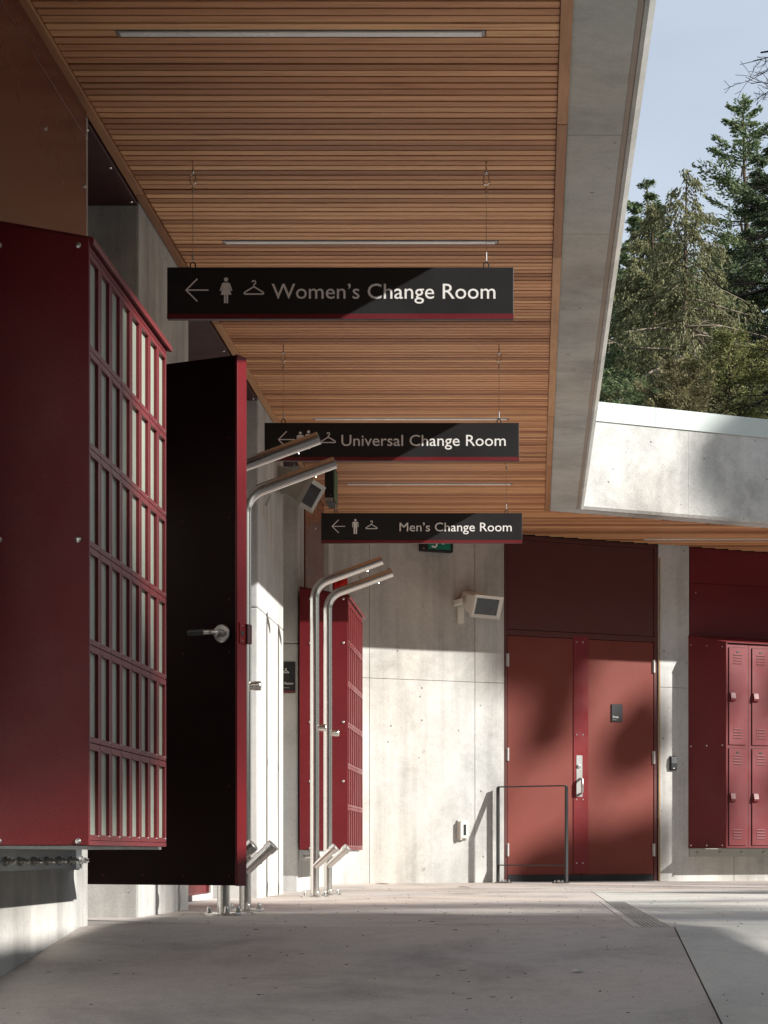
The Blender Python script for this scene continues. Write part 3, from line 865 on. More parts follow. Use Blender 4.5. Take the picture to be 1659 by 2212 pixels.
# plaque on the right leaf
pq = far('wall_plaque', 'small black plaque reading Storage on the double door', 'sign', tw(1334), 0, 1.56)
y0 = RC-0.010
MB().box((-0.056, y0, -0.08), (0.056, RC-0.0008, 0.08)).build('plate', M['sign_black'], pq, 0.0015)
o = mobj('lettering', text_mesh('lettering', 'Storage', 0.058, 0.016, M['sign_white'], 'L'), pq, (-0.044, y0-0.0006, -0.043))
br = MB()
for k in range(9): br.lathe([(0.0016, 0.0), (0.001, -0.001)], 6, (-0.043+0.0042*k, y0-0.0004, -0.058-0.003*(k % 2)), 'y')
br.build('braille', M['sign_white'], pq)
# rusty sealant down the right jamb
MB().box((DRW+0.006, -0.0025, 0.02), (DRW+0.022, -0.0003, 3.0)).build('sealant', M['rust'], bw2)

# ================================================================== right-hand lockers
lk = far('locker_rack', 'red two tier metal lockers with angled end panel right of the double door', 'lockers', 2.06)
LB, LT, LD, LP = 0.327, 2.205, 0.34, 0.2437
NCOL = 5; LW = LP*NCOL
b = MB(); b.prism([(-LD+0.012, LB+0.002), (-0.001, LB+0.002), (-0.001, LT+0.085), (-LD+0.012, LT-0.002)], 'x', 0.0, LW)
b.build('carcass', M['red_locker'], lk)
ep = MB()
a, c = (-0.208, -0.001), (-0.002, -LD-0.004)
nn = Vector((-(a[1]-c[1]), a[0]-c[0])).normalized()*0.014
q = [(a[0], a[1], LB), (c[0], c[1], LB), (c[0], c[1], LT+0.004), (a[0], a[1], LT+0.09)]
off = Vector((0.012, 0.006, 0))
ep.add(q+[(x+off.x, y+off.y*0, z) for x, y, z in q], [(0, 1, 2, 3), (7, 6, 5, 4), (0, 4, 5, 1), (1, 5, 6, 2), (2, 6, 7, 3), (3, 7, 4, 0)])
e = ep.build('end_panel', M['red'], lk)
sc = MB().lathe([(0.007, 0.004), (0.006, -0.003)], 10, (0, 0, 0), 'y').mesh('screw', M['steel_bright'])
for u in (0.07, 0.49, 0.90):
    for z in (LT-0.035+0.04*(1-u), 1.27, LB+0.025):
        o = mobj('screw', sc, e, (a[0]+(c[0]-a[0])*u, a[1]+(c[1]-a[1])*u-0.002, z)); o.rotation_euler = (0, 0, -R(58))
tp = MB(); tp.add([(a[0], a[1], LT+0.091), (c[0], c[1]-0.006, LT+0.005), (LW, -LD-0.010, LT+0.005), (LW, -0.001, LT+0.091), (a[0], a[1], LT+0.096), (c[0], c[1]-0.006, LT+0.010), (LW, -LD-0.010, LT+0.010), (LW, -0.001, LT+0.096)],
                  [(3, 2, 1, 0), (4, 5, 6, 7), (0, 1, 5, 4), (1, 2, 6, 5), (2, 3, 7, 6), (3, 0, 4, 7)])
tp.build('sloped_top', M['red_locker'], lk)
DH, DWD = 0.893, 0.178
dmesh = MB().box((0, -LD+0.002, 0), (DWD, -LD+0.011, DH)).mesh('locker_door', M['red_locker'], 0.002)
fmesh = MB().box((-0.004, -LD+0.0112, -0.004), (DWD+0.004, -LD+0.0118, DH+0.004)).mesh('door_gap', M['rubber'])
lv = MB(); lv.prism([(-LD+0.002, 0), (-LD-0.003, 0.001), (-LD+0.002, 0.010)], 'x', 0.046, 0.136)
lmesh = lv.mesh('louvre', M['red_locker'])
lsl = MB().box((0.048, -LD+0.0005, -0.004), (0.134, -LD+0.002, 0.0)).mesh('louvre_slit', M['rubber'])
hm = MB(); hm.prism([(-LD+0.002, 0.0), (-LD-0.019, 0.006), (-LD-0.022, 0.028), (-LD-0.009, 0.080), (-LD+0.002, 0.082)], 'x', 0.008, 0.062)
hmesh = hm.mesh('handle', M['red_locker'], 0.004, 2)
nmesh = MB().box((0.076, -LD-0.001, 0), (0.106, -LD+0.002, 0.014)).mesh('number_plate', M['black_steel'])
for c_ in range(NCOL):
    for zr in (LB+0.024, LB+0.948):
        d_ = mobj('locker_door', dmesh, lk, (c_*LP+0.033, 0, zr))
        mobj('door_gap', fmesh, d_)
        for kz in (DH-0.070, DH-0.096, DH-0.122, DH-0.148, 0.062, 0.088, 0.114, 0.140):
            mobj('louvre', lmesh, d_, (0, 0, kz)); mobj('louvre_slit', lsl, d_, (0, 0, kz))
        mobj('handle', hmesh, d_, (0, 0, DH-0.494))
        mobj('number_plate', nmesh, d_, (0, 0, DH-0.046))
gm = MB()
for c_ in range(NCOL+1): gm.box((c_*LP-0.001, -LD+0.0105, LB+0.004), (c_*LP+0.001, -LD+0.0117, LT-0.004))
gm.build('seam', M['rubber'], lk)
br = MB().box((-0.20, -0.010, 0.248), (LW, -0.001, LB-0.002)).box((-0.19, -LD+0.05, LB-0.010), (LW, -0.010, LB-0.002)).build('bracket', M['grey_housing'], lk)
bolt = MB().lathe([(0.014, 0.0), (0.014, -0.006), (0.009, -0.007), (0.009, -0.016)], 10, (0, -0.010, 0), 'y').mesh('bolt', M['galv'])
for k in range(6): mobj('bolt', bolt, br, (-0.11+0.235*k, 0, 0.285))

# ================================================================== small fittings on the far wall
cr = far('card_reader', 'small dark card reader on the concrete pier right of the double door', 'card reader', tw(1453), 0, 1.11)
MB().box((-0.036, -0.008, -0.066), (0.036, -0.0004, 0.066)).build('back_plate', M['black_steel'], cr, 0.002)
cm = MB(); cm.prism([(-0.008, -0.062), (-0.030, -0.058), (-0.036, 0.0), (-0.030, 0.058), (-0.008, 0.062)], 'x', -0.031, 0.031)
cm.build('cover', M['black_steel'], cr, 0.004, 2)
MB().box((-0.012, -0.037, -0.050), (0.000, -0.030, -0.044)).build('indicator', M['sign_white'], cr)
ob = far('outlet_cover', 'grey weatherproof outlet cover low on the concrete wall', 'outlet', tw(998), 0, 0.487)
MB().box((-0.046, -0.018, -0.085), (0.046, -0.0004, 0.085)).build('box', M['white_plastic'], ob, 0.004, 2)
MB().box((-0.036, -0.050, -0.078), (0.040, -0.0185, 0.078)).build('cover', M['white_plastic'], ob, 0.010, 3)
MB().box((-0.006, -0.0515, -0.050), (0.020, -0.0495, 0.045)).build('window', M['dark_glass'], ob, 0.0008)
MB().box((-0.034, -0.044, -0.092), (-0.016, -0.022, -0.0785)).build('latch', M['white_plastic'], ob, 0.003)
for k in range(5): MB().box((-0.022+0.012*k, -0.046, 0.078), (-0.016+0.012*k, -0.024, 0.083)).build('vent_rib', M['white_plastic'], ob)
ex0, ex1 = tw(904), tw(973)
xs = far('exit_sign', 'black boxed green exit sign with running man partly behind the Men sign', 'exit sign', (ex0+ex1)/2, 0, 2.91)
hw = (ex1-ex0)/2
MB().box((-hw, -0.065, 0.0), (hw, -0.0004, 0.195)).build('box', M['sign_black'], xs, 0.005, 2)
MB().box((-hw+0.065, -0.0675, 0.018), (hw-0.025, -0.0656, 0.17)).build('face', M['green'], xs)
rm = MB(); y = -0.0682
poly(rm, [(-0.055, 0.035), (-0.015, 0.028), (-0.004, 0.05), (-0.012, 0.056), (-0.02, 0.044), (-0.05, 0.05)], y)
strip(rm, [(-0.02, 0.115), (-0.028, 0.085), (-0.005, 0.065), (-0.008, 0.040)], 0.013, y-0.0001)
strip(rm, [(-0.055, 0.07), (-0.034, 0.078), (-0.028, 0.088)], 0.012, y-0.0002)
disc(rm, -0.012, 0.135, 0.011, y)
strip(rm, [(0.025, 0.095), (0.075, 0.095)], 0.016, y); strip(rm, [(0.05, 0.125), (0.08, 0.095), (0.05, 0.065)], 0.014, y-0.0001)
rm.build('running_man', M['sign_white'], xs)
MB().lathe([(0.006, 0.0), (0.005, -0.003)], 8, (-hw+0.025, -0.065, 0.02), 'y').build('screw', M['steel'], xs)

e2 = thing('exit_sign', 'black box of an exit sign seen edge on below the cedar soffit', 'exit sign', (-1.475, 14.0, 2.815))
MB().box((-0.034, -0.0, 0.0), (0.028, 0.30, 0.265)).build('box', M['sign_black'], e2, 0.004, 2)
MB().box((0.029, 0.03, 0.025), (0.033, 0.27, 0.24)).build('face', M['green'], e2)
MB().box((-0.03, -0.002, 0.002), (0.024, -0.0003, 0.024)).build('rating_label', M['sign_grey'], e2)
lb = MB()
for k in range(6): lb.box((-0.018+0.006*k, -0.003, 0.004), (-0.0155+0.006*k, -0.0022, 0.020))
lb.build('barcode', M['rubber'], e2)
MB().lathe([(0.005, 0.0), (0.004, -0.003)], 8, (0.008, -0.0003, 0.045), 'y').build('screw', M['steel_bright'], e2)
MB().box((-0.015, 0.10, 0.265), (0.010, 0.16, CEIL-2.815+0.01)).build('stem', M['sign_black'], e2)

fa = far('fire_alarm', 'bright red fire alarm strobe peeking above the far locker rack', 'alarm', tw(733), 0, 2.56)
MB().box((-0.06, -0.05, -0.07), (0.06, -0.0004, 0.07)).build('body', M['fire_red'], fa, 0.008, 2)
MB().lathe([(0.035, 0.0), (0.034, -0.02), (0.015, -0.032)], 16, (0, -0.05, 0.01), 'y').build('dome', M['fire_red'], fa)

# wall speakers
def speaker(name, label, mount, face_dir, pitch, mat, plate):
    """mount: centre of the housing; face_dir: heading of the front, pitch down"""
    t = thing(name, label, 'speaker', mount, 0, 'wall mounted speakers')
    rot = Matrix.Rotation(math.atan2(face_dir[0], -face_dir[1]), 4, 'Z') @ Matrix.Rotation(pitch, 4, 'X')
    def xf(o): o.matrix_local = rot
    def loft(secs):
        mb = MB(); vs = []
        for y, w, h, zo in secs:
            c = 0.012
            ring = [(-w+c, -h), (w-c, -h), (w, -h+c), (w, h-c), (w-c, h), (-w+c, h), (-w, h-c), (-w, -h+c)]
            vs += [(x, y, z+zo) for x, z in ring]
        n = 8; fs = [tuple(range(n)), tuple(range(len(vs)-1, len(vs)-n-1, -1))]
        for i in range(len(secs)-1):
            for k in range(n):
                k2 = (k+1) % n; fs.append((i*n+k, (i+1)*n+k, (i+1)*n+k2, i*n+k2))
        return mb.add(vs, fs)
    xf(loft([(-0.07, 0.138, 0.088, 0), (0.02, 0.125, 0.080, 0), (0.17, 0.085, 0.064, 0.006), (0.205, 0.072, 0.052, 0.006)]).build('housing', mat, t))
    fr = loft([(-0.098, 0.152, 0.100, 0), (-0.074, 0.150, 0.098, 0), (-0.071, 0.142, 0.092, 0)]).build('bezel', mat, t); xf(fr)
    # splayed rim standing proud round the grille
    mb = MB()
    o_, i_ = (0.152, 0.100), (0.120, 0.072)
    P = []
    for (w, h), y in ((o_, -0.098), (o_, -0.112), (i_, -0.1005)):
        P += [(-w, y, -h), (w, y, -h), (w, y, h), (-w, y, h)]
    fs = []
    for r_ in range(2):
        for k in range(4):
            k2 = (k+1) % 4; fs.append((r_*4+k, r_*4+k2, (r_+1)*4+k2, (r_+1)*4+k))
    xf(mb.add(P, fs).build('rim', mat, t))
    gl = MB().box((-0.119, -0.1002, -0.071), (0.119, -0.0985, 0.071)).build('grille', M['dark_glass'], t); xf(gl)
    sc = MB()
    for x in (-0.108, 0.108):
        for z in (-0.06, 0.06): sc.lathe([(0.004, 0.0), (0.003, -0.002)], 8, (x, -0.1003, z), 'y')
    s_ = sc.build('screws', M['rubber'], t); xf(s_)
    return t, rot
p = W0 + U*tw(1038, 0.2) + NO*0.2
t, _ = speaker('wall_speaker', 'white speaker with dark grille on the concrete wall left of the double door', (p.x, p.y, 2.455), (0.62, -0.80), R(20), M['white_plastic'], None)
iv = Matrix.Rotation(TH, 4, 'Z')
mb = MB(); mb.box((-0.175, 0.03, 0.0), (-0.150, 0.17, 0.045)).box((-0.175, 0.171, -0.005), (-0.045, 0.196, 0.05))
o = mb.build('bracket_arm', M['white_plastic'], t, 0.003); o.matrix_local = iv
o = MB().box((-0.142, 0.170, -0.155), (-0.085, 0.1985, -0.008)).build('bracket_plate', M['white_plastic'], t, 0.003); o.matrix_local = iv
t, _ = speaker('wall_speaker', 'grey speaker tilted down from the third pier behind the near shower arm', (-1.585, 13.10, 2.735), (0.985, -0.17), R(30), M['grey_housing'], None)
MB().box((-0.12, -0.02, -0.04), (-0.06, 0.02, 0.02)).build('bracket_arm', M['grey_housing'], t, 0.003)

# room plaque on the fourth pier
rq = thing('wall_plaque', 'black room plaque with coat hanger symbol on the concrete pier beside the far lockers', 'sign', (-1.846, 14.16, 1.56))
MB().box((-0.103, -0.009, -0.114), (0.103, -0.0004, 0.114)).build('plate', M['sign_black'], rq, 0.0015)
MB().box((-0.102, -0.0098, -0.113), (0.102, -0.0092, -0.097)).build('stripe', M['sign_red'], rq)
o = icon_hanger(0.048).build('pictogram', M['sign_white'], rq); o.location = (0.037, -0.0096, 0.040)
mobj('lettering', text_mesh('lettering', 'Change Room', 0.150, 0.018, M['sign_white'], 'R'), rq, (0.092, -0.0096, -0.052))
br = MB()
for k in range(16): br.lathe([(0.0018, 0.0), (0.001, -0.001)], 6, (-0.02+0.0055*k, -0.0093, -0.073-0.004*(k % 2)), 'y')
br.build('braille', M['sign_white'], rq)

# ================================================================== door guard rail
gr = thing('guard_rail', 'low black flat bar guard rail standing before the brick red double door', 'rail', (-0.3266, 17.20, fz(17.1)), math.atan2(-0.335, 0.617))
GL = 0.697; GH = 0.852; bw_ = 0.019
def bend(mb, pts): pass
outer = [(0.0, 0.0), (0.0, GH-0.02), (0.006, GH-0.006), (0.02, GH), (GL-0.02, GH), (GL-0.006, GH-0.006), (GL, GH-0.02), (GL, 0.0)]
inner = [(0.014, 0.0), (0.014, GH-0.022), (0.014, GH-0.014), (0.022, GH-0.011), (GL-0.022, GH-0.011), (GL-0.014, GH-0.014), (GL-0.014, GH-0.022), (GL-0.014, 0.0)]
mb = MB(); vs = []
for y in (-bw_, bw_):
    vs += [(x, y, z) for x, z in outer] + [(x, y, z) for x, z in inner]
n = 8; fs = []
for i in range(n-1):
    fs += [(i, i+1, 2*n+i+1, 2*n+i), (n+i+1, n+i, 3*n+i, 3*n+i+1), (i+1, i, n+i, n+i+1), (2*n+i, 2*n+i+1, 3*n+i+1, 3*n+i)]
mb.add(vs, fs)
mb.build('hoop', M['black_steel'], gr)
MB().box((0.0142, -bw_+0.002, 0.150), (GL-0.0142, bw_-0.002, 0.160)).build('lower_bar', M['black_steel'], gr, 0.001)
for x0, x1 in ((0.0, 0.125), (GL-0.125, GL)):
    fp = MB().box((x0, -0.05, -0.004), (x1, 0.05, 0.007)).build('foot_plate', M['black_steel'], gr, 0.002)
    for yy in (-0.028, 0.028):
        for xx in ((x0+x1)/2, (x0+x1)/2+(0.04 if x0 == 0 else -0.04)):
            MB().lathe([(0.012, 0.007), (0.012, 0.013), (0.007, 0.0135), (0.007, 0.024), (0.003, 0.028)], 10, (xx, yy, 0)).build('bolt', M['steel_bright'], fp)

# ================================================================== litter
def leaf(loc, s, rz, label, mat, name='fallen_leaf'):
    mb = MB(); n = 7; vs = []
    for i in range(n):
        u = i/(n-1); w = s*0.28*math.sin(math.pi*min(0.98, max(0.03, u)))**0.8
        c = s*0.015*math.sin(u*5.0)+0.004
        for k in (-1, 0, 1): vs.append(((u-0.5)*s, k*w, c+abs(k)*w*0.12))
    fs = []
    for i in range(n-1):
        for k in range(2): a = i*3+k; fs.append((a, a+1, a+4, a+3))
    o = mb.add(vs, fs, True).build(name, mat)
    o.location = loc; o.rotation_euler = (0, 0, rz)
    so = o.modifiers.new('solid', 'SOLIDIFY'); so.thickness = 0.001
    return tag(o, label, 'leaf' if name == 'fallen_leaf' else 'litter', 'litter on the paving')
leaf((-1.28, 16.45, fz(16.45)+0.002), 0.13, 0.1, 'curled brown dry leaf against the foot of the concrete wall', M['dry_leaf'])
leaf((-0.55, 15.3, fz(15.3)+0.002), 0.10, 0.3, 'flat brown dry leaf on the sunlit paving', M['dry_leaf'])
leaf((0.144, 6.35, fz(6.35)+0.003), 0.045, 0.5, 'tiny white paper scrap on the shaded ramp', M['paper'], 'paper_scrap')
leaf((-1.30, 8.9, 0.002), 0.05, 1.2, 'small dark leaf near the first shower base plate', M['debris'])
mb = MB()
lr = random.Random(3)
for k in range(700):
    x = lr.uniform(-1.6, 2.2); y = 4.9 + 11.5*lr.random()**1.3
    if 0.36 < x < 0.55: continue
    z = fz(y)+0.0015; L = lr.choice((0.003, 0.004, 0.005, 0.007, 0.012, 0.02))*lr.uniform(0.6, 1.3); w = lr.uniform(0.001, 0.0025); a = lr.uniform(0, 6.3)
    c, s_ = math.cos(a), math.sin(a)
    P = [(-L/2, -w/2), (L/2, -w/2), (L/2, w/2), (-L/2, w/2)]
    h = lr.uniform(0.0008, 0.0022); sl_ = 0.11 if y < 7.3 else 0
    vs = []
    for zz in (0, h):
        for px, py in P: vs.append((x+px*c-py*s_, y+px*s_+py*c, z+zz+sl_*(px*s_+py*c)))
    mb.add(vs, [(4, 5, 6, 7), (0, 1, 5, 4), (1, 2, 6, 5), (2, 3, 7, 6), (3, 0, 4, 7)])
tag(mb.build('needle_litter', M['debris']), 'scattered dark needles and grit on the paving', 'litter', kind='stuff')

# ================================================================== trees
def quads_mesh(name, C, A, B, mat):
    """C centres, A half-length vectors, B half-width vectors -> pointed leaf quads"""
    n = len(C)
    V = np.empty((n, 4, 3), dtype=np.float32)
    V[:, 0] = C - A; V[:, 1] = C + B - A*0.1; V[:, 2] = C + A; V[:, 3] = C - B - A*0.1
    me = bpy.data.meshes.new(name)
    me.vertices.add(n*4); me.vertices.foreach_set('co', V.ravel())
    me.loops.add(n*4); me.loops.foreach_set('vertex_index', np.arange(n*4, dtype=np.int32))
    me.polygons.add(n); me.polygons.foreach_set('loop_start', np.arange(0, n*4, 4, dtype=np.int32))
    me.update(calc_edges=True)
    me.materials.append(mat)
    return me
def unit(v): return v/np.maximum(1e-6, np.linalg.norm(v, axis=-1, keepdims=True))

def conifer(name, label, x, y, H, Rc, zlo, seed, mats, dens=1.0, droop=0.25, rise=0.25, power=0.85, step=0.16, leaf=0.10, sparse=0.0, barkm='bark', group='conifers beyond the roof', hang=0.3, dead=0, lean=0.0):
    """zlo: crown is built from this height up (the photo shows nothing lower)"""
    rg = np.random.default_rng(seed)
    base = -1.0
    t = thing(name, label, 'tree', (x, y, base), 0, group)
    Ht = H - base
    tr = MB(); hs = np.linspace(0, Ht, 14)
    wob = np.cumsum(rg.normal(0, 0.04, (14, 2)), axis=0)
    wob[:, 0] += lean*(hs/Ht)**2
    rad = [max(0.012, 0.016*Ht*(1-h/Ht)**0.9) for h in hs]
    tr.tube([(wob[i, 0], wob[i, 1], hs[i]) for i in range(14)], rad, 8)
    trunk = tr.build('trunk', M[barkm], t)
    br = MB(); Cs, As, Bs = [], [], []
    h = zlo - base; az = rg.uniform(0, 6.28)
    while h < Ht-0.05:
        fr = h/Ht
        for _ in range(1 if fr > 0.97 else 2):
            az += 2.399 + rg.normal(0, 0.35)
            L = Rc*((1-fr)/(1-(zlo-base)/Ht))**power*rg.uniform(0.55, 1.12) + 0.10
            if rg.random() < sparse: continue
            tx = np.interp(h, hs, wob[:, 0]); ty = np.interp(h, hs, wob[:, 1])
            d = np.array([math.cos(az), math.sin(az), 0.0]); la = np.array([-d[1], d[0], 0.0])
            ri = rise*rg.uniform(0.4, 1.5)*(0.4+0.9*fr); dp = droop*rg.uniform(0.6, 1.4)
            S = np.linspace(0, 1, 6)
            pts = np.stack([np.array([tx, ty, h]) + d*L*s + np.array([0, 0, ri*L*s - dp*L*s*s + 0.12*L*s**4]) + la*L*0.06*math.sin(4*s+az) for s in S])
            if L > 0.5: br.tube([tuple(p) for p in pts], [max(0.006, 0.020*L*(1-s*0.85)) for s in S], 4, False)
            n = int(dens*L*330*(1.0 if L > 1 else 1.5))
            s = rg.random(n)**0.75*0.97 + 0.03
            idx = s*5; i0 = np.minimum(4, idx.astype(int)); f = (idx-i0)[:, None]
            pc = pts[i0]*(1-f)+pts[i0+1]*f
            td = unit(pts[i0+1]-pts[i0])
            side = rg.choice([-1.0, 1.0], n)[:, None]
            reach = (rg.random(n)**0.9*(0.30*L*(1-0.65*s)+0.10))[:, None]
            # clumps: gather leaves around twigs
            tw_ = np.floor(s*(6+4*L))/(6+4*L); ph = np.sin(tw_*97.3+az*5)
            keep = ph > -0.55
            out = unit(la[None, :]*side + td*0.7)
            hangv = -hang*(reach**1.0)*np.array([0, 0, 1.0])[None, :]*(0.6+0.8*rg.random((n, 1)))
            c = pc + out*reach + hangv + rg.normal(0, 0.025+0.012*L, (n, 3))
            a = unit(out*rg.uniform(0.4, 1.2, (n, 1)) + td*rg.uniform(0.1, 0.9, (n, 1)) + np.array([0, 0, -1.0])*hang*rg.uniform(0.3, 2.0, (n, 1)) + rg.normal(0, 0.28, (n, 3)))
            b = unit(np.cross(a, rg.normal(0, 1, (n, 3))))
            ll = leaf*0.46*rg.uniform(0.5, 1.5, (n, 1)); ww = leaf*rg.uniform(0.13, 0.25, (n, 1))
            Cs.append(c[keep]); As.append((a*ll)[keep]); Bs.append((b*ww)[keep])
        h += step*rg.uniform(0.6, 1.4)*(1.35-fr*0.6)
    # leader tuft
    n = int(60*dens); c = np.array([wob[-1, 0], wob[-1, 1], Ht]) + np.stack([rg.normal(0, 0.05, n), rg.normal(0, 0.05, n), -np.abs(rg.normal(0, 0.30, n))], 1)
    a = unit(rg.normal(0, 0.5, (n, 3))+np.array([0, 0, 0.5])); b = unit(np.cross(a, rg.normal(0, 1, (n, 3))))
    Cs.append(c); As.append(a*leaf*0.8); Bs.append(b*leaf*0.2)
    for _ in range(dead):
        hh = rg.uniform(zlo-base+0.5, Ht*0.80); a_ = rg.uniform(-3.0, 0.3) ; L = rg.uniform(0.9, 2.3)
        p0 = Vector((0, 0, hh)); p1 = p0+Vector((math.cos(a_)*L*0.5, math.sin(a_)*L*0.5, rg.uniform(-0.1, 0.25))); p2 = p0+Vector((math.cos(a_+0.2)*L, math.sin(a_+0.2)*L, rg.uniform(-0.45, 0.3)))
        br.tube([p0, p1, p2], [0.035, 0.022, 0.008], 4, False)
        for _k in range(9):
            q = p1.lerp(p2, rg.random()); e = q+Vector((rg.normal(0, 0.25), rg.normal(0, 0.2), rg.uniform(-0.35, 0.12)))
            br.tube([q, q.lerp(e, 0.5)+Vector((0, 0, 0.03)), e], [0.009, 0.007, 0.004], 3, False)
    br.build('branches', M['bark_pale' if dead else barkm], trunk)
    C, A, B = np.concatenate(Cs), np.concatenate(As), np.concatenate(Bs)
    mobj('crown', quads_mesh('crown', C, A, B, mats), t)
    return t
def px(x, d): return (x-1154.0)/4200.0*d
def pz(y, d): return CAM_Z + (1843.0-y)/4200.0*d

M['leaf_green'] = leafmat('needles_green', [(0.061, 0.095, 0.046), (0.122, 0.168, 0.081), (0.213, 0.252, 0.124)])
M['leaf_olive'] = leafmat('needles_olive', [(0.078, 0.083, 0.040), (0.148, 0.148, 0.073), (0.243, 0.238, 0.127)])
M['leaf_dark'] = leafmat('needles_dark', [(0.033, 0.055, 0.029), (0.072, 0.101, 0.049), (0.139, 0.168, 0.081)])
M['leaf_light'] = leafmat('needles_light', [(0.086, 0.104, 0.033), (0.172, 0.182, 0.065), (0.298, 0.285, 0.118)])
M['leaf_brown'] = leafmat('needles_brown', [(0.078, 0.069, 0.033), (0.164, 0.147, 0.073), (0.259, 0.234, 0.127)])

conifer('fir_tree', 'tall open green fir with pointed top against the sky', px(1597, 50), 50, pz(212, 50), 4.6, 7.5, 11, M['leaf_green'], 0.85, 0.10, 0.30, 0.78, 0.22, 0.115, 0.06, hang=0.12)
conifer('cypress_tree', 'drooping olive brown conifer with dead grey branches in the middle of the trees', px(1464, 42), 42, pz(362, 42), 3.0, 6.0, 12, M['leaf_olive'], 1.0, 0.55, 0.10, 0.62, 0.17, 0.095, 0.12, hang=1.1, dead=22, lean=0.25)
conifer('fir_tree', 'dark green fir close beside the concrete beam edge', px(1366, 54), 54, pz(388, 54), 3.0, 8.0, 13, M['leaf_green'], 1.15, 0.25, 0.25, 0.72, 0.17, 0.115, 0.05, hang=0.35)
conifer('cypress_tree', 'bushy olive conifer between the dark fir and the drooping one', px(1405, 47), 47, pz(440, 47), 2.4, 7.0, 19, M['leaf_olive'], 1.2, 0.40, 0.12, 0.62, 0.15, 0.10, 0.05, hang=0.8)
conifer('fir_tree', 'dark conifer at the right edge behind bare twigs', px(1668, 44), 44, pz(300, 44), 2.7, 6.0, 14, M['leaf_dark'], 1.3, 0.25, 0.20, 0.62, 0.15, 0.105, 0.0, hang=0.5)
conifer('fir_tree', 'dense dark green conifer filling the gap right of the drooping tree', px(1570, 58), 58, pz(500, 58), 3.3, 8.0, 15, M['leaf_green'], 1.2, 0.20, 0.18, 0.60, 0.17, 0.12, 0.0, hang=0.4)
conifer('fir_tree', 'dark fir filling the lower left of the tree gap', px(1335, 60), 60, pz(560, 60), 3.6, 8.5, 16, M['leaf_dark'], 1.2, 0.30, 0.18, 0.5, 0.17, 0.13, 0.0, hang=0.5)
conifer('fir_tree', 'shadowed fir deep behind the drooping conifer', px(1470, 64), 64, pz(560, 64), 4.4, 9.0, 17, M['leaf_dark'], 1.2, 0.28, 0.18, 0.45, 0.17, 0.14, 0.0, hang=0.5)
conifer('cedar_shrub', 'low sunlit olive brown young conifer just above the metal flashing', px(1448, 32), 32, pz(800, 32), 0.85, 6.2, 18, M['leaf_brown'], 2.2, 0.05, 0.55, 0.45, 0.07, 0.06, 0.0, hang=0.2)
conifer('cedar_shrub', 'low olive green young conifer at the right above the flashing', px(1590, 34), 34, pz(730, 34), 1.5, 6.2, 20, M['leaf_light'], 1.6, 0.15, 0.35, 0.45, 0.09, 0.065, 0.0, hang=0.4)
conifer('cedar_shrub', 'small green young conifer beside the beam corner above the flashing', px(1335, 36), 36, pz(828, 36), 1.0, 6.6, 22, M['leaf_green'], 1.8, 0.10, 0.35, 0.45, 0.09, 0.065, 0.0, hang=0.3)

# bare broadleaf tree reaching in from the right
def bare_tree(name, label, x, y, seed, limbs):
    rr = random.Random(seed)
    t = thing(name, label, 'tree', (x, y, -1.0))
    tk = MB(); tk.tube([(0, 0, 0), (0.1, 0, 4), (-0.05, 0.1, 8), (0.1, 0, 12), (0.2, 0, 16)], [0.34, 0.27, 0.20, 0.12, 0.03], 10)
    trunk = tk.build('trunk', M['bark_dark'], t)
    br = MB()
    def grow(p, d, L, r, lev):
        n = 4; pts = [p]; rad = [r]
        for i in range(n):
            d = (d + Vector((rr.gauss(0, 0.12), rr.gauss(0, 0.15), rr.gauss(0.0, 0.14)))).normalized()
            p = p + d*L/n; pts.append(p); rad.append(max(0.0035, r*(1-0.75*(i+1)/n)))
        br.tube(pts, rad, 5 if lev < 2 else 3, False)
        if lev >= 3 or L < 0.25: return
        k = rr.randint(5, 8) if lev < 2 else rr.randint(2, 4)
        for _ in range(k):
            i = rr.randint(1, n); q = pts[i]
            dd = (d + Vector((rr.gauss(0, 0.65), rr.gauss(0, 0.6), rr.gauss(0.05, 0.6)))).normalized()
            grow(q, dd, L*rr.uniform(0.28, 0.50), max(0.004, rad[i]*0.62), lev+1)
    for z, d, L, r in limbs:
        grow(Vector((0, 0, z)), Vector(d).normalized(), L, r, 0)
    br.build('branches', M['bark_dark'], trunk)
bare_tree('bare_tree', 'bare dark branched tree reaching in from the right edge', 4.9, 25.0, 5,
          [(8.95, (-1, 0, -0.30), 2.4, 0.075), (9.6, (-1, 0.1, -0.05), 1.9, 0.05), (8.2, (-1, 0, -0.05), 2.0, 0.05), (10.2, (-1, 0, -0.05), 1.7, 0.04), (7.8, (-1, 0, 0.1), 1.9, 0.04),
           (11.85, (-1, 0, 0.02), 2.0, 0.045), (7.3, (-1, 0.1, 0.1), 2.0, 0.05), (8.6, (-1, 0.2, 0.25), 1.9, 0.04), (9.2, (-1, 0.3, -0.15), 2.0, 0.035), (7.0, (-1, 0.2, 0.2), 2.1, 0.035), (9.9, (-1, 0.4, -0.2), 1.8, 0.03), (8.0, (-1, -0.2, 0.35), 1.8, 0.03), (11.2, (-1, 0.1, 0.0), 1.6, 0.03),
           (9.4, (1, 0.2, 0.5), 3, 0.08), (11, (0.6, -0.8, 0.6), 3, 0.08), (12, (0.8, 0.6, 0.8), 3, 0.06)])

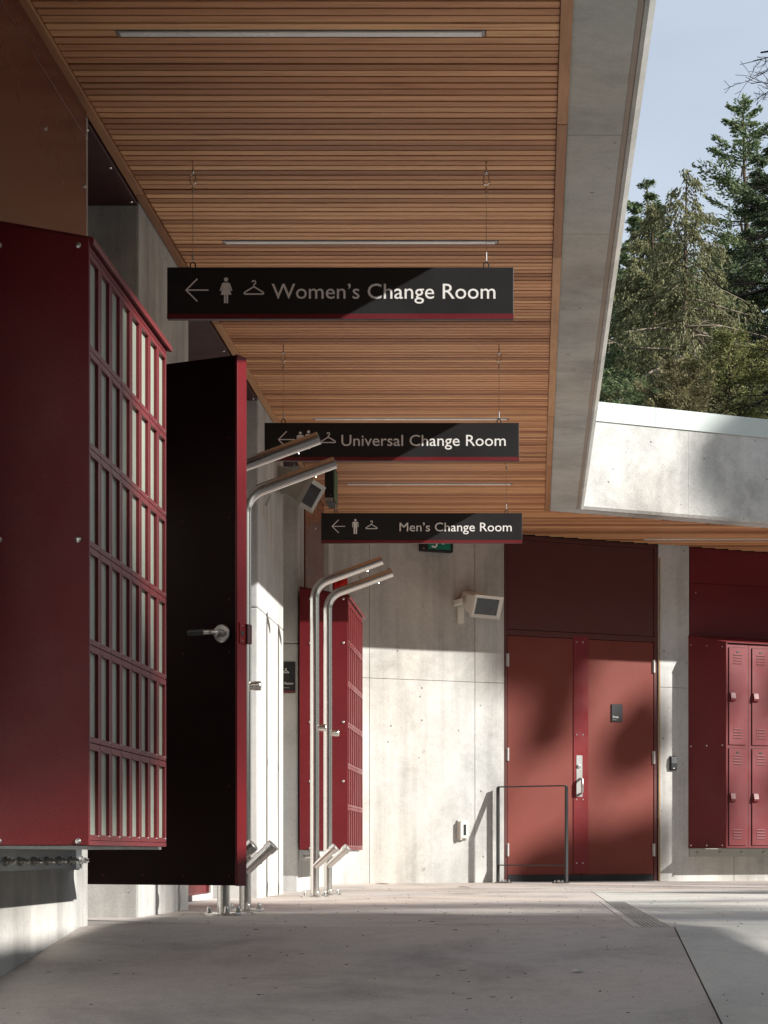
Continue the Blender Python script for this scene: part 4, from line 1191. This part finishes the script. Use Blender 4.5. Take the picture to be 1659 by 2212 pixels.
# ================================================================== beyond the frame: what shades the court
# low winter sun comes past an unseen canopy, shaped for its shadow, and a tall tree on the far side of the court
cn = thing('shade_canopy', 'unseen concrete canopy on slim columns across the court, shaped for its shadow on the paving', 'canopy', (6.0, 0, 0))
mb = MB(); mb.prism([(-1.32, 6.98), (-0.30, 6.86), (2.6, -0.3), (5.0, -7.0), (-1.32, -7.0)], 'z', 3.05, 3.50)
mb.build('roof_slab', M['conc_beam'], cn, 0.01)
for x, y in ((0.2, 4.6), (0.4, -1.0), (1.2, -6.0), (3.2, -5.4)):
    MB().cyl((x, y, -0.97), (x, y, 3.05), 0.09, n=16).build('column', M['steel'], cn)

def wallpt(x, y):
    t_ = tw(x); p = W0 + U*t_; s = 4200/p.y
    return Vector((p.x, p.y, CAM_Z+(1843-y)/s))
st = thing('court_tree', 'tall broadleaf evergreen across the court casting dappled shade', 'tree', (33.0, 3.0, -1.0))
rg = np.random.default_rng(21)
clumps = []
for (x, y, r, k) in ((1235, 1450, 0.14, 33), (1205, 1510, 0.19, 33), (1190, 1580, 0.17, 33), (1385, 1600, 0.26, 31), (1395, 1530, 0.12, 31),
                     (1170, 1880, 0.22, 32), (1260, 1868, 0.27, 33), (1370, 1858, 0.30, 32), (1440, 1800, 0.12, 32), (1630, 1500, 0.25, 32), (1575, 1560, 0.14, 32), (1600, 1740, 0.2, 33), (1650, 1820, 0.2, 33)):
    clumps.append((wallpt(x, y)+SUN_TO*k, r))
for q, r, k in ((Vector((1.85, 16.7, 3.7)), 0.40, 31), (Vector((2.2, 16.8, 3.4)), 0.45, 31),
                (Vector((-1.35, 6.0, 1.95)), 0.5, 34), (Vector((-1.35, 6.15, 1.0)), 0.55, 35), (Vector((-1.35, 6.7, 0.8)), 0.3, 34), (Vector((-1.35, 5.9, 1.3)), 0.3, 34),
                (Vector((1.75, 13.7, 0.0)), 0.40, 30), (Vector((2.7, 14.0, 0.0)), 0.50, 30), (Vector((-1.40, 5.8, 1.5)), 0.6, 34), (Vector((-1.35, 6.0, 0.85)), 0.35, 35)):
    clumps.append((q+SUN_TO*k, r))
Cs, As, Bs = [], [], []
br = MB()
for c, r in clumps:
    c = c - Vector(st.location); n = int(2600*r*r/0.04*0.34)
    d = unit(rg.normal(0, 1, (n, 3)))*(rg.random((n, 1))**0.5)*r*1.15
    Cs.append(np.array(c)[None, :]+d); a = unit(rg.normal(0, 1, (n, 3))); b = unit(np.cross(a, rg.normal(0, 1, (n, 3))))
    As.append(a*0.05); Bs.append(b*0.022)
    p0 = Vector((0, 0, c.z*0.80)); m_ = p0.lerp(c, 0.5)+Vector((0, 0, 0.5))
    br.tube([p0, m_, c], [0.05, 0.03, 0.01], 5, False)
for k in range(40):   # the rest of the crown, clear of the sight of the sun from the walk
    c = np.array([rg.normal(2.0, 1.6), rg.normal(-4.0, 1.2)-2.5, rg.uniform(9, 22)]); n = 500
    d = unit(rg.normal(0, 1, (n, 3)))*(rg.random((n, 1))**0.5)*0.7
    Cs.append(c[None, :]+d); a = unit(rg.normal(0, 1, (n, 3))); b = unit(np.cross(a, rg.normal(0, 1, (n, 3))))
    As.append(a*0.08); Bs.append(b*0.035)
    br.tube([(0, 0, c[2]*0.8), tuple(c)], [0.06, 0.01], 5, False)
tk = MB(); tk.tube([(0, 0, 0), (0.2, 0, 6), (0, 0.1, 12), (0.1, 0, 20)], [0.4, 0.3, 0.2, 0.05], 10)
trunk = tk.build('trunk', M['bark'], st)
br.build('branches', M['bark'], trunk)
mobj('crown', quads_mesh('crown', np.concatenate(Cs), np.concatenate(As), np.concatenate(Bs), M['leaf_green']), st)

cn_w = MB().box((4.2, -12.0, -0.97), (4.5, 0.5, 3.05)).build('sky_block_wall', M['conc_beam'], cn)  # unseen wall added to block low sky light
# woodland added out of view to cut sky light, lower toward the sun
rg = np.random.default_rng(33)
n = 26000
ang = rg.uniform(R(-200), R(38), n)
rad = rg.uniform(30, 46, n)
sunw = np.clip((np.abs(ang - R(-18.5))-R(22))/R(10), 0, 1)
top = (11.0 + 7.0*sunw) + 2.0*np.sin(ang*23.0) + 1.5*np.sin(ang*51.0+1.0)
hgt = -1.0 + (rg.random(n)**0.8)*top
C = np.stack([np.cos(ang)*rad, np.sin(ang)*rad+8.0, hgt], 1)
a = unit(rg.normal(0, 1, (n, 3))); b = unit(np.cross(a, rg.normal(0, 1, (n, 3))))
wd = mobj('shade_woodland', quads_mesh('shade_woodland', C, a*1.1, b*0.7, M['leaf_green']))
tag(wd, 'unseen mass of dark conifers added to cut sky light over the court', 'shade_woodland', kind='stuff')
